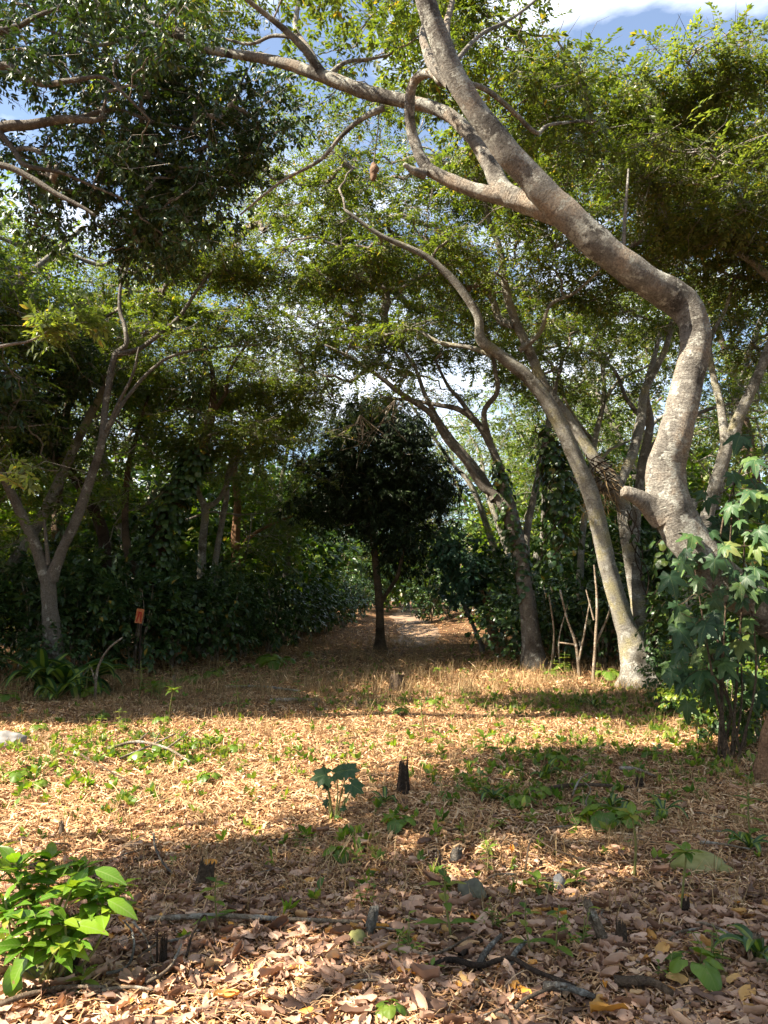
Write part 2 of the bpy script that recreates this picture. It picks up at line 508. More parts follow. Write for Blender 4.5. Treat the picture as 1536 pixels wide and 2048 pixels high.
def t_dead(l, w, curl, crump, seed):
    """dry crumpled leaf with a ragged edge"""
    V, Q = [], []
    n_, m_ = 7, 5
    for i in range(n_):
        s = i / (n_ - 1)
        ww = w / 2 * (max(.10, math.sin(math.pi * min(.97, s * .93 + .06))) ** .6) * (1 + .22 * mnoise.noise(Vector((s * 4, seed, 0))))
        for k in range(m_):
            q = (k / (m_ - 1) - .5) * 2
            e = ww * (1 + .3 * mnoise.noise(Vector((s * 6, seed, q * 3))) * abs(q))
            z = curl * w * (q * q) + crump * (mnoise.noise(Vector((s * 3 + seed, q * 1.3, seed))) + .5 * mnoise.noise(Vector((s * 7 + seed, q * 3, seed)))) + curl * .35 * l * (s - .5) ** 2
            V.append((l * (s - .5), q * e * (1 - .25 * abs(curl)), z))
    for i in range(n_ - 1):
        for k in range(m_ - 1):
            a = i * m_ + k; Q.append((a, a + 1, a + m_ + 1, a + m_))
    return np.array(V), np.array(Q)

def t_pinnate(npair, leaf, length, rs, droop=.35, ang=62):
    parts = []
    for i in range(npair):
        s = (i + 1) / npair
        x = length * s; z = -droop * length * s * s
        for sg in (1, -1):
            a = math.radians(ang + rs.uniform(-12, 12) - 22 * s)
            d = (math.cos(a), sg * math.sin(a), -.15 + rs.uniform(-.3, .25) - droop * s * .6)
            parts.append(xf((leaf[0] * rs.uniform(.75, 1.1), leaf[1]), frame(d, (rs.uniform(-.3, .3), rs.uniform(-.3, .3), 1)), (x, 0, z)))
    d = (1, 0, -.8 * droop)
    parts.append(xf(leaf, frame(d, (0, 0, 1)), (length, 0, -droop * length)))
    # rachis
    rv = np.array([(0, .003, 0), (0, -.003, 0), (length, -.002, -droop * length), (length, .002, -droop * length)])
    parts.append((rv, np.array([[0, 1, 2, 3]])))
    return join_t(parts)

def t_whorl(nleaf, leaf, twig, rs, droop=.4):
    parts = []
    for i in range(nleaf):
        a = i * 2.4 + rs.uniform(-.3, .3); s = rs.uniform(.25, 1)
        d = (.55 + .3 * s, math.cos(a) * .75, math.sin(a) * .55 - droop)
        parts.append(xf((leaf[0] * rs.uniform(.7, 1.1), leaf[1]), frame(d, (rs.uniform(-.4, .4), rs.uniform(-.4, .4), 1)), (twig * s, 0, -.15 * twig * s)))
    return join_t(parts)

def scatter(mb, temps, pos, D, U, scale, mat=0):
    """copies of leaf templates at pos, length axis D, upper side U"""
    pos = np.asarray(pos, float); N = len(pos)
    if N == 0: return
    D = norm(np.broadcast_to(np.asarray(D, float), (N, 3))); U = np.broadcast_to(np.asarray(U, float), (N, 3))
    Y = norm(np.cross(U, D)); Z = np.cross(D, Y)
    R = np.stack([D, Y, Z], -1)
    scale = np.broadcast_to(np.asarray(scale, float), (N,))
    which = rng.integers(0, len(temps), N)
    for k, (tv, tq) in enumerate(temps):
        ix = np.nonzero(which == k)[0]
        if not len(ix): continue
        V = np.einsum('nij,vj->nvi', R[ix] * scale[ix][:, None, None], tv) + pos[ix][:, None, :]
        Q = tq[None] + (np.arange(len(ix)) * len(tv))[:, None, None]
        uv = np.tile(tv[:, :2], (len(ix), 1))
        if tq.shape[1] == 4: mb.add(V.reshape(-1, 3), Q.reshape(-1, 4), None, uv, mat)
        else: mb.add(V.reshape(-1, 3), None, Q.reshape(-1, 3), uv, mat)

rs = np.random.default_rng(3)
SPRAY = {}
SPRAY['feather'] = [t_pinnate(6, t_rhomb(.10, .040), .36, rs) for _ in range(5)]
SPRAY['feather_far'] = [t_pinnate(4, t_rhomb(.125, .052), .36, rs) for _ in range(5)]
SPRAY['sprig'] = [t_pinnate(5, t_leaf(.06, .024, .15, .3, 3), .20, rs, droop=.15) for _ in range(4)]
SPRAY['broad'] = [t_whorl(7, t_leaf(.14, .058, .2, .3, 2), .26, rs) for _ in range(6)]
SPRAY['narrow'] = [t_whorl(8, t_leaf(.16, .042, .2, .4, 2), .25, rs) for _ in range(6)]
SPRAY['coffee'] = [t_whorl(7, t_leaf(.17, .068, .16, .35, 3, wave=.04), .34, rs, droop=.3) for _ in range(6)]
SPRAY['round'] = [t_whorl(6, t_leaf(.15, .12, .1, .3, 3, sharp=.7), .3, rs, droop=.45) for _ in range(5)]
SPRAY['big'] = [t_whorl(7, t_leaf(.26, .15, .14, .3, 3), .35, rs) for _ in range(5)]
# kind: templates, sprays per cluster, radius, flatness, tilt of sprays, scale
KIND = {
    'feather': ('feather', 12, .66, .15, -.08, 1.0),
    'feather_far': ('feather_far', 11, .80, .18, -.08, 1.1),
    'broad': ('broad', 12, .42, .75, -.45, 1.0),
    'narrow': ('narrow', 18, .50, .8, -.35, 1.0),
    'round': ('round', 12, .45, .7, -.4, 1.0),
    'sprig': ('sprig', 5, .10, .5, -.1, 1.0),
    'big': ('big', 12, .55, .7, -.3, 1.0),
}

def foliage(mb, C, kind, scale=1.0, mat=0):
    tn, cnt, rad, flat, tilt, s0 = KIND[kind]
    N = len(C)
    if N == 0: return
    k = rng.poisson(cnt, N) + 2
    idx = np.repeat(np.arange(N), k)
    off = rng.normal(size=(len(idx), 3)); off = norm(off) * (rng.random((len(idx), 1)) ** .5)
    size = rng.uniform(.7, 1.25, N)[idx][:, None] * rad * scale
    off = off * size; off[:, 2] *= flat
    # pads tilt a little
    tl = rng.normal(size=(N, 2)) * .12
    off[:, 2] += (off[:, :2] * tl[idx]).sum(1)
    D = norm(off * np.array((1, 1, .4)) + rng.normal(size=off.shape) * .25 * rad)
    D[:, 2] += tilt + rng.normal(size=len(D)) * .2
    U = np.array((0, 0, 1.)) + rng.normal(size=off.shape) * .38
    scatter(mb, SPRAY[tn], C[idx] + off - norm(D) * .12, D, U, s0 * scale * rng.uniform(.75, 1.2, len(idx)), mat)

def grow(mb, nodes, nrad, C, tip=.006, lift=.12, sides=5, extra=4, rad_f=.6):
    """branches from the nearest wood to every foliage cluster, thickness after the number of tips carried"""
    pos = [np.asarray(p) for p in nodes]; par = [-1] * len(pos); cap = list(nrad)
    A = np.array(pos)
    d0 = np.array([np.min(np.linalg.norm(A - c, axis=1)) for c in C])
    paths = []
    buf = np.zeros((len(pos) + len(C) * 6, 3)); buf[:len(pos)] = A; n = len(pos)
    for ci in np.argsort(d0):
        c = C[ci]
        dd = np.linalg.norm(buf[:n] - c, axis=1)
        # prefer wood that lies below the cluster
        pen = np.clip(buf[:n, 2] - c[2], 0, None) * .6
        j = int(np.argmin(dd + pen))
        a = buf[j].copy(); Lp = np.linalg.norm(c - a)
        m = 5
        mid = (a + c) / 2 + np.array((0, 0, lift * Lp)) + rng.normal(size=3) * .10 * Lp
        t = np.linspace(0, 1, m + 1)[1:, None]
        q = (1 - t) ** 2 * a + 2 * t * (1 - t) * mid + t * t * c
        q[:-1] += rng.normal(size=(m - 1, 3)) * .035 * Lp
        ids = [j]
        for v in q:
            buf[n] = v; par.append(ids[-1]); cap.append(None); ids.append(n); n += 1
        paths.append(ids)
    cnt = np.zeros(n)
    for ids in paths: cnt[ids[-1]] += 1
    for i in range(n - 1, -1, -1):
        if par[i] >= 0: cnt[par[i]] += cnt[i]
    for ids in paths:
        pts = buf[ids]
        r = tip * np.maximum(cnt[ids], 1) ** .5
        r[0] = r[1]
        if cap[ids[0]] is not None: r = np.minimum(r, cap[ids[0]] * .8)
        tube(mb, catmull(pts, 2), np.interp(np.linspace(0, len(r) - 1, 2 * (len(r) - 1) + 1), np.arange(len(r)), r), sides=sides if r[0] < .03 else 7)
    # twigs fanning inside each cluster
    for c in C:
        for _ in range(extra):
            d = rng.normal(size=3); d[2] *= .35; d = norm(d) * rng.uniform(.3, .8) * rad_f / .6
            mid = c + d * .5 + rng.normal(size=3) * .09
            tube(mb, np.array([c, mid, c + d]), [tip * .8, tip * .6, tip * .3], sides=3, closed_tip=False)

DENS = 1.25
def sample_regions(regs):
    out = []
    for (px, py, rx, ry, Y0, Y1, n) in regs:
        n = int(n * DENS)
        a = rng.random(n) * 2 * np.pi; r = np.sqrt(rng.random(n))
        for i in range(n):
            out.append(P(px + rx * r[i] * math.cos(a[i]), py + ry * r[i] * math.sin(a[i]), rng.uniform(Y0, Y1)))
    return np.array(out)

WS = .76
def stem_world(st, grow_per=6, ws=None):
    """[(px,py,Y,width_px)...] -> points, radii"""
    pts = np.array([P(a, b, c) for a, b, c, w in st]); r = np.array([w / 2 * c / F for a, b, c, w in st]) * (WS if ws is None else ws)
    cp = catmull(pts, grow_per)
    rr = np.interp(np.linspace(0, len(r) - 1, len(cp)), np.arange(len(r)), r)
    return cp, rr

def tree(name, label, cat, stems, regs, kind, leaf, bark, group=None, carve=True, tip=.006, lift=.12, extra=8, zmin=2.5, sides=14, lump=.10,
         flare=1.9, twig='twig_bark', fscale=1.0, world_regs=None, p_keep=.0, margin=0.0, base=None, ws=None, layer=1.5):
    W_ = [(nm, *stem_world(st, ws=ws)) for nm, st in stems]
    b = W_[0][1][0].copy() if base is None else np.array(base, float)
    b[2] = float(gz(b[0], b[1]))
    root = thing(name, label, cat, b, group)
    nodes, nr = [], []
    for i, (nm, cp, rr) in enumerate(W_):
        rr = rr.copy()
        if cp[0, 2] < b[2] + .35:      # starts at the ground: root flare, sunk a little
            h = cp[:, 2] - b[2]
            rr *= 1 + (flare - 1) * np.exp(-np.clip(h, 0, None) / .22)
            cp = np.vstack([cp[0] - (0, 0, .25), cp]); rr = np.concatenate([[rr[0] * 1.1], rr])
        elif i and len(cp) > 6:          # swollen collar where a limb leaves the wood
            sl_ = np.concatenate([[0], np.cumsum(np.linalg.norm(np.diff(cp, axis=0), axis=1))])
            rr *= 1 + .16 * np.exp(-sl_ / (2.5 * rr[0]))
        mb = MB()
        tube(mb, cp, rr, sides=sides if rr.max() > .05 else 8, lump=lump, seed=i * 3.1 + b[0])
        mb.build(nm, bark, root, b)
        k = cp[:, 2] > zmin
        nodes += list(cp[k]); nr += list(rr[k])
    C = [sample_regions(regs)] if regs else []
    if world_regs is not None:
        for (c, s, nn_) in world_regs:
            q = norm(rng.normal(size=(nn_, 3))) * (rng.random((nn_, 1)) ** (1 / 3))
            C.append(np.array(c) + q * np.array(s))
    C = np.concatenate(C)
    if kind == 'feather' and layer:      # flat foliage layers
        q = C[:, 2] + .12 * (C[:, 0] + .4 * C[:, 1])
        C[:, 2] += (np.round(q / layer) * layer - q) * .92 + rng.normal(size=len(C)) * .06
    if carve: C = C[sun_clear(C, margin, p_keep)]
    C = C[C[:, 2] > .5]
    mb = MB(); grow(mb, nodes, nr, C, tip=tip, lift=lift, extra=extra)
    foliage(mb, C, kind, fscale, mat=1)
    mb.build('crown', [twig, leaf], root, b)
    return root
#@@SETTING
# ================================================================== SETTING
def build_ground():
    def axis(lim, n, p):
        t = np.linspace(-1, 1, n); return np.sign(t) * np.abs(t) ** p * lim
    xs = axis(220, 161, 2.6)
    ys = np.concatenate([np.linspace(-60, -2, 20), np.linspace(-1.5, 16, 110), 16 + np.linspace(0.02, 1, 80) ** 2 * 300])
    X, Y = np.meshgrid(xs, ys)
    Z = gz(X, Y)
    nx = len(xs)
    I, K = np.meshgrid(np.arange(len(ys) - 1), np.arange(nx - 1), indexing='ij')
    a = (I * nx + K).ravel()
    mb = MB(); mb.add(np.stack([X, Y, Z], -1).reshape(-1, 3), np.stack([a, a + 1, a + 1 + nx, a + nx], 1))
    g = mb.build('ground', 'earth'); g['kind'] = 'structure'
build_ground()

def build_path():
    ys = np.linspace(25.5, 66, 60); V = []; m_ = 9
    for y in ys:
        c = 1.15 + .018 * (y - 25) + .25 * math.sin(y * .21); w = .95 * min(1, (y - 25.4) / 4 + .12) + .12 * math.sin(y * .9)
        for k in range(m_):
            q = k / (m_ - 1) * 2 - 1
            x = c + q * w
            V.append((x, y, float(gz(x, y)) + .05 * (1 - q * q) ** .5 - .012))
    I, K = np.meshgrid(np.arange(len(ys) - 1), np.arange(m_ - 1), indexing='ij'); a = (I * m_ + K).ravel()
    mb = MB(); mb.add(V, np.stack([a, a + 1, a + 1 + m_, a + m_], 1))
    p_ = mb.build('path', 'path_earth'); p_['kind'] = 'structure'
plainmat('path_earth', (.15, .10, .065), (.25, .17, .11), scale=1.5, bump=.6)
build_path()

def stuff(o): o['kind'] = 'stuff'; return o

def ground_pts(n, Y0, Y1, pw=1.0, half=.62):
    Y = Y0 + (Y1 - Y0) * rng.random(n) ** pw
    X = (rng.random(n) * 2 - 1) * (half * Y + .6)
    return np.stack([X, Y, gz(X, Y)], 1)

def flatdirs(n, tilt=.25):
    a = rng.random(n) * 2 * np.pi
    D = np.stack([np.cos(a), np.sin(a), rng.normal(size=n) * tilt], 1)
    U = np.array((0, 0, 1.)) + rng.normal(size=(n, 3)) * tilt * 1.6
    return D, U

# fallen leaves
DEAD = [t_dead(l, w, c, k, i * 7.3) for i, (l, w, c, k) in enumerate(((.13, .070, .25, .016), (.11, .060, -.2, .014), (.14, .055, .6, .02), (.10, .07, .12, .018), (.15, .085, -.22, .024), (.09, .05, .8, .014), (.13, .08, .1, .026), (.12, .045, -.8, .016), (.08, .06, .25, .016), (.16, .075, .15, .022)))]
mb = MB()
p = np.concatenate([ground_pts(8200, 2.0, 4.3, 1.0), ground_pts(1500, 4.2, 6.2, 1.8)]); n_ = len(p)
D, U = flatdirs(n_, .16)
U[rng.random(n_) < .3] *= -1
p[:, 2] += rng.uniform(.004, .035, n_)
scatter(mb, DEAD, p, D, U, rng.uniform(.22, .82, n_) * np.where(rng.random(n_) < .05, 1.35, 1))
q_ = ground_pts(14000, 2.0, 5.2, 1.0); D, U = flatdirs(len(q_), .25); q_[:, 2] += rng.uniform(.003, .03, len(q_))
scatter(mb, DEAD, q_, D, U, rng.uniform(.10, .28, len(q_)))
p = ground_pts(900, 4.8, 12, 1.0); n_ = len(p)
D, U = flatdirs(n_, .3); p[:, 2] += rng.uniform(.004, .025, n_)
scatter(mb, DEAD, p, D, U, rng.uniform(.3, .75, n_))
stuff(mb.build('leaf_litter', 'dead_leaf'))
# chopped straw and bark bits
STRIP = []
for l, w in ((.07, .006), (.10, .005), (.06, .008), (.13, .0045), (.05, .011)):
    STRIP.append((np.array([(0, w / 2, 0), (0, -w / 2, 0), (l / 2, -w / 2, .012), (l / 2, w / 2, .012), (l, w / 2, 0), (l, -w / 2, 0)]), np.array([[0, 1, 2, 3], [3, 2, 5, 4]])))
mb = MB()
p = ground_pts(60000, 2.2, 7, 1.0); D, U = flatdirs(len(p), .16); p[:, 2] += rng.uniform(.003, .022, len(p))
scatter(mb, STRIP, p, D, U, rng.uniform(.5, 1.1, len(p)))
p = ground_pts(95000, 5, 15, 1.0); D, U = flatdirs(len(p), .20); p[:, 2] += rng.uniform(.003, .03, len(p))
scatter(mb, STRIP, p, D, U, rng.uniform(.8, 1.7, len(p)))
p = ground_pts(22000, 14, 45, 1.2, .35); D, U = flatdirs(len(p), .30); p[:, 2] += rng.uniform(.003, .05, len(p))
scatter(mb, STRIP, p, D, U, rng.uniform(1.6, 3.0, len(p)))
stuff(mb.build('straw_mulch', 'mulch'))
# dry grass
BLADE = [(np.array([(0, w, 0), (0, -w, 0), (l * .6, -w * .8, b * .3), (l * .6, w * .8, b * .3), (l, w * .1, b), (l, -w * .1, b)]), np.array([[0, 1, 2, 3], [3, 2, 5, 4]]))
         for l, w, b in ((.18, .003, .03), (.25, .003, .08), (.12, .004, .02), (.22, .0035, -.05))]
mb = MB()
tuft = np.concatenate([ground_pts(1300, 9, 16, 1.0), ground_pts(2200, 12, 30, 1.2, .45), ground_pts(500, 4, 9, 1.0)])
p = np.repeat(tuft, 12, 0); p[:, :2] += rng.normal(size=(len(p), 2)) * .06
D = np.array((0, 0, 1.)) + rng.normal(size=p.shape) * .45
U = rng.normal(size=p.shape)
scatter(mb, BLADE, p, D, U, rng.uniform(.5, 1.2, len(p)) * np.where(p[:, 1] > 13, 1.25, .8))
stuff(mb.build('dry_grass', 'straw'))
# low green weeds in loose patches
WEED = [t_whorl(6, t_leaf(.075, .04, .15, .2, 2), .05, rs, droop=.1) for _ in range(5)]
def patch(px, py, rx, ry, n):
    q = []
    while len(q) < n:
        x, y = rng.normal(size=2)
        q.append(G(px + x * rx * .6, min(max(py + y * ry * .6, 1290), 2040)))
    return np.array(q)
mb = MB()
for px, py, rx, ry, n_ in ((200, 1490, 260, 50, 300), (330, 1500, 120, 40, 120), (1150, 1500, 230, 60, 330), (1350, 1430, 150, 60, 420), (1050, 1590, 250, 70, 190), (900, 1400, 500, 25, 420),
                           (1450, 1530, 120, 60, 120), (640, 1500, 300, 60, 120), (700, 1350, 500, 30, 360), (1000, 1320, 120, 25, 160), (760, 1700, 700, 150, 120), (60, 1540, 120, 60, 90),
                           (200, 1600, 200, 60, 60), (1100, 1410, 200, 25, 300)):
    q = patch(px, py, rx, ry, int(n_ * .75))
    D = np.array((0, 0, 1.)) + rng.normal(size=q.shape) * .5
    U = rng.normal(size=q.shape)
    scatter(mb, WEED, q, D, U, rng.uniform(.5, 1.3, len(q)))
stuff(mb.build('ground_weeds', 'weed_leaf'))

# ================================================================== TREES
# the curving pale tree
tree('curving_tree', 'big pale tree whose thick bare trunk bends sharply and leans across the clearing', 'tree',
     [('trunk', [(1830, 1540, 8.4, 130), (1740, 1400, 8.3, 100), (1630, 1290, 8.2, 84), (1530, 1225, 8.2, 78), (1440, 1155, 8.1, 78), (1378, 1080, 8.1, 80), (1340, 1012, 8.1, 88), (1332, 945, 8.1, 78), (1348, 870, 8, 68), (1372, 780, 8, 63),
                 (1389, 700, 8, 60), (1386, 645, 8, 61), (1358, 603, 8, 66), (1300, 566, 7.9, 64), (1220, 510, 7.8, 62), (1135, 432, 7.7, 62), (1055, 350, 7.6, 54), (985, 268, 7.5, 51), (925, 180, 7.4, 48), (885, 95, 7.3, 45), (855, 15, 7.2, 42), (830, -80, 7.1, 37), (790, -200, 7, 30)]),
      ('limb', [(1200, 494, 7.8, 34), (1135, 441, 7.75, 42), (1068, 412, 7.8, 46), (1010, 383, 7.9, 42), (978, 325, 8.0, 35), (945, 275, 8.1, 31), (908, 238, 8.2, 28), (868, 216, 8.3, 27), (798, 200, 8.4, 28), (720, 180, 8.5, 30), (640, 150, 8.6, 28), (580, 130, 8.7, 24), (520, 116, 8.8, 21), (400, 95, 9, 18), (355, 62, 9.1, 17), (300, 40, 9.2, 15), (285, 0, 9.2, 12), (270, -60, 9.3, 10)]),
      ('limb', [(1020, 395, 7.9, 36), (948, 380, 8, 30), (868, 345, 8.1, 26), (843, 318, 8.1, 24), (825, 270, 8.1, 23), (819, 220, 8.0, 22), (824, 172, 7.9, 22), (843, 150, 7.8, 20), (866, 148, 7.7, 18), (882, 165, 7.6, 16)]),
      ('limb', [(905, 165, 7.5, 32), (868, 130, 7.6, 28), (850, 92, 7.7, 18), (846, 60, 7.8, 14), (860, 10, 7.9, 10), (870, -60, 8, 8)]),
      ('limb', [(905, 150, 7.5, 26), (893, 60, 7.8, 16), (905, 0, 8, 12), (915, -80, 8.2, 9)]),
      ('limb', [(920, 165, 7.6, 12), (955, 172, 7.8, 12), (985, 188, 8, 12), (1028, 225, 8.3, 11), (1073, 266, 8.6, 10), (1098, 250, 8.8, 7), (1180, 240, 9.4, 5)]),
      ('limb', [(905, 130, 7.5, 11), (960, 70, 7.8, 9), (1010, 45, 8.1, 8), (1060, 10, 8.4, 6), (1100, -30, 8.7, 5)]),
      ('limb', [(645, 150, 8.6, 22), (610, 100, 8.5, 16), (570, 60, 8.4, 14), (520, 20, 8.3, 11), (470, -20, 8.2, 8)]),
      ('limb', [(640, 145, 8.6, 18), (618, 100, 8.7, 14), (592, 60, 8.8, 12), (597, 0, 8.9, 10), (600, -60, 9, 8)]),
      ('limb', [(660, 150, 8.6, 14), (690, 125, 8.6, 9), (740, 118, 8.7, 7), (780, 110, 8.8, 5)]),
      ('limb', [(590, 75, 8.5, 9), (545, 72, 8.6, 8), (500, 88, 8.7, 7), (445, 76, 8.8, 5)]),
      ('limb', [(372, 80, 9.1, 13), (330, 66, 9, 10), (270, 70, 8.9, 9), (200, 90, 8.8, 8), (140, 74, 8.7, 6), (60, 50, 8.6, 5), (0, 40, 8.5, 4)]),
      ('limb', [(768, 215, 8.4, 14), (720, 240, 8.5, 11), (680, 275, 8.6, 9), (640, 320, 8.7, 8), (560, 365, 8.8, 6), (480, 430, 9, 4)]),
      ('branch_stub', [(1325, 1030, 8.1, 52), (1295, 1008, 8.05, 38), (1270, 992, 8, 28), (1246, 982, 7.98, 22)]),
      ('branch_stub', [(850, 348, 8.1, 20), (828, 342, 8.05, 15), (808, 328, 8, 9)]),
      ('shoot', [(1247, 492, 7.8, 8), (1250, 430, 7.75, 7), (1254, 380, 7.7, 6), (1257, 338, 7.7, 4)])],
     [(560, 30, 260, 60, 9.8, 12, 10), (700, 110, 110, 50, 9.5, 12, 7), (960, 60, 160, 80, 8.6, 11, 30), (1080, 230, 140, 80, 9, 12, 20), (360, -60, 300, 50, 9.6, 12, 12), (650, -90, 400, 60, 7, 10, 20), (800, 60, 90, 50, 9, 11, 8), (330, 130, 80, 40, 9.6, 11, 6)],
     'feather', 'feather_leaf', 'bark_pale', tip=.0055, lump=.13, sides=24, zmin=4.2, extra=6, ws=1.0)

# three-stemmed tree at the edge of the clearing
tree('forked_tree', 'tree splitting at its brown base into leaning lichen-grey stems on the clearing edge', 'tree',
     [('stem', [(1288, 1376, 14.4, 104), (1272, 1310, 14.4, 80), (1250, 1250, 14.4, 52), (1215, 1130, 14.3, 46), (1185, 1000, 14.2, 44), (1150, 915, 14.1, 42), (1110, 830, 14, 40), (1060, 760, 13.9, 36), (1000, 710, 13.8, 32), (962, 680, 13.7, 28), (955, 630, 13.6, 24), (910, 565, 13.5, 22), (850, 512, 13.4, 18), (760, 470, 13.3, 13), (690, 420, 13.2, 8)]),
      ('stem', [(1305, 1372, 14.6, 70), (1297, 1300, 14.6, 58), (1278, 1200, 14.7, 46), (1258, 1090, 14.8, 40), (1244, 1000, 14.8, 38), (1222, 955, 14.8, 38), (1195, 925, 14.8, 34), (1165, 880, 14.8, 30), (1130, 828, 14.8, 28), (1085, 765, 14.8, 28), (1060, 705, 14.8, 26), (1030, 640, 14.7, 24), (1012, 580, 14.6, 22), (1000, 500, 14.5, 18), (975, 430, 14.4, 14), (960, 330, 14.3, 9)]),
      ('stem', [(1334, 1372, 14.4, 78), (1340, 1300, 14.5, 56), (1352, 1220, 14.6, 38), (1372, 1120, 14.8, 30), (1385, 1000, 15, 24)]),
      ('limb', [(1030, 650, 14.7, 22), (1000, 640, 14.9, 20), (985, 600, 15, 18), (960, 560, 15.1, 14), (920, 545, 15.2, 10), (870, 520, 15.4, 7)]),
      ('limb', [(1040, 700, 14.7, 16), (1080, 665, 14.4, 12), (1100, 610, 14.2, 10), (1150, 585, 14, 8), (1200, 540, 13.6, 6)]),
      ('limb', [(985, 710, 13.8, 16), (940, 695, 14, 12), (880, 685, 14.2, 10), (830, 660, 14.4, 8), (770, 670, 14.6, 6)]),
      ('limb', [(1190, 960, 14.6, 20), (1225, 985, 14.8, 26), (1260, 920, 15.2, 26), (1280, 850, 15.6, 26), (1290, 780, 16, 22), (1330, 700, 16.4, 16), (1350, 620, 16.8, 10)])],
     [(1020, 450, 380, 120, 13.6, 19, 170), (880, 330, 260, 130, 13, 18, 95), (1230, 400, 250, 140, 12, 17, 115), (1120, 600, 240, 80, 15, 19, 45), (610, 380, 120, 180, 14, 19, 46), (760, 540, 160, 100, 14, 19, 45), (1180, 220, 260, 90, 11, 15, 75)],
     'feather', 'feather_leaf', 'bark_lichen', tip=.009, sides=16)

tree('right_edge_tree', 'straight grey tree forking into a Y behind the bushes at the clearing\'s right border', 'tree',
     [('trunk', [(1370, 1330, 13, 40), (1388, 1180, 13, 36), (1415, 1030, 13, 34), (1440, 940, 13, 34), (1456, 885, 13, 36)]),
      ('limb', [(1452, 890, 13, 26), (1441, 810, 13.1, 20), (1424, 740, 13.2, 17), (1420, 680, 13.3, 14), (1450, 620, 13.5, 10), (1470, 550, 13.6, 7)]),
      ('limb', [(1458, 890, 13, 34), (1480, 830, 12.9, 30), (1512, 760, 12.8, 27), (1540, 690, 12.7, 24), (1580, 590, 12.6, 18), (1600, 480, 12.5, 12)]),
      ('limb', [(1545, 560, 12.8, 22), (1490, 515, 12.7, 16), (1420, 480, 12.6, 14), (1350, 440, 12.5, 11), (1290, 400, 12.4, 8)]),
      ('branch_stub', [(1460, 890, 13, 26), (1472, 872, 12.95, 22), (1478, 862, 12.9, 18)]),
      ('limb', [(1560, 660, 12.8, 14), (1545, 500, 12.9, 16), (1530, 380, 13, 12), (1490, 300, 13, 8)])],
     [(1420, 330, 190, 150, 11, 15, 90), (1450, 480, 160, 90, 12, 15, 50), (1540, 650, 100, 120, 13, 16, 30), (1430, 200, 180, 90, 10, 13, 40), (1480, 110, 110, 60, 10, 12, 8)],
     'feather', 'feather_leaf_pale', 'bark_lichen', tip=.008)

tree('ivied_fork_tree', 'many-limbed tree with a vine-wrapped dark trunk and pale limbs reaching over the path', 'tree',
     [('trunk', [(1068, 1322, 18, 52), (1055, 1230, 18, 40), (1042, 1120, 18, 40), (1024, 1040, 18, 42), (1008, 985, 18, 34)]),
      ('limb', [(1016, 1031, 18, 30), (990, 990, 18, 24), (964, 972, 18, 22), (929, 919, 17.9, 20), (894, 880, 17.8, 18), (862, 828, 17.7, 17), (806, 790, 17.6, 15), (757, 752, 17.5, 12), (700, 715, 17.4, 9), (650, 690, 17.3, 6)]),
      ('limb', [(990, 1000, 18, 24), (968, 962, 18.2, 24), (938, 920, 18.3, 20), (905, 880, 18.4, 16), (876, 838, 18.5, 14), (850, 790, 18.6, 12), (830, 735, 18.7, 9), (800, 690, 18.8, 6)]),
      ('limb', [(1010, 990, 18, 26), (1003, 947, 18, 22), (978, 884, 18.1, 20), (950, 841, 18.2, 18), (915, 818, 18.3, 15), (876, 810, 18.4, 12), (820, 800, 18.6, 9), (760, 795, 18.8, 6)]),
      ('limb', [(980, 885, 18.1, 16), (968, 825, 18, 15), (994, 785, 17.9, 14), (990, 740, 17.8, 12), (978, 680, 17.7, 10), (950, 620, 17.6, 7)]),
      ('limb', [(950, 841, 18.2, 14), (920, 800, 18.4, 12), (895, 770, 18.6, 9), (870, 720, 18.8, 7)]),
      ('stem', [(1075, 1322, 18.2, 36), (1062, 1200, 18.4, 24), (1052, 1080, 18.6, 20), (1075, 960, 18.8, 18), (1090, 880, 19, 16), (1110, 780, 19.3, 12), (1130, 700, 19.5, 8)])],
     [(800, 630, 260, 110, 18, 24, 125), (950, 690, 180, 100, 18.5, 23, 50), (700, 740, 120, 80, 16, 21, 40), (1120, 720, 130, 90, 18, 23, 40), (640, 560, 150, 120, 15, 21, 60)],
     'feather', 'feather_leaf', 'bark_grey', tip=.009)

tree('young_leaning_tree', 'small blue-green young tree leaning left beside the path', 'tree',
     [('trunk', [(964, 1292, 24, 11), (948, 1255, 24, 10), (930, 1215, 24, 9), (918, 1180, 24, 8), (912, 1120, 24, 5)])],
     [(930, 1150, 55, 60, 23, 25, 26), (900, 1110, 60, 50, 23, 25, 18)], 'round', 'teal_leaf', 'bark_grey', tip=.005, zmin=1.2, extra=2, sides=8, fscale=.9)
tree('stubby_dead_tree', 'rusty brown broken trunk standing beside the leaning young tree', 'tree',
     [('trunk', [(990, 1290, 24, 30), (983, 1245, 24, 26), (978, 1205, 24, 25), (985, 1178, 24, 20)]), ('branch_stub', [(980, 1215, 24, 18), (968, 1195, 24, 14), (962, 1180, 24, 10)])],
     [(1000, 1120, 40, 40, 23.6, 24.6, 10)], 'round', 'vine_leaf', 'bark_rust', tip=.005, zmin=.8, extra=1, lump=.25, flare=1.3)

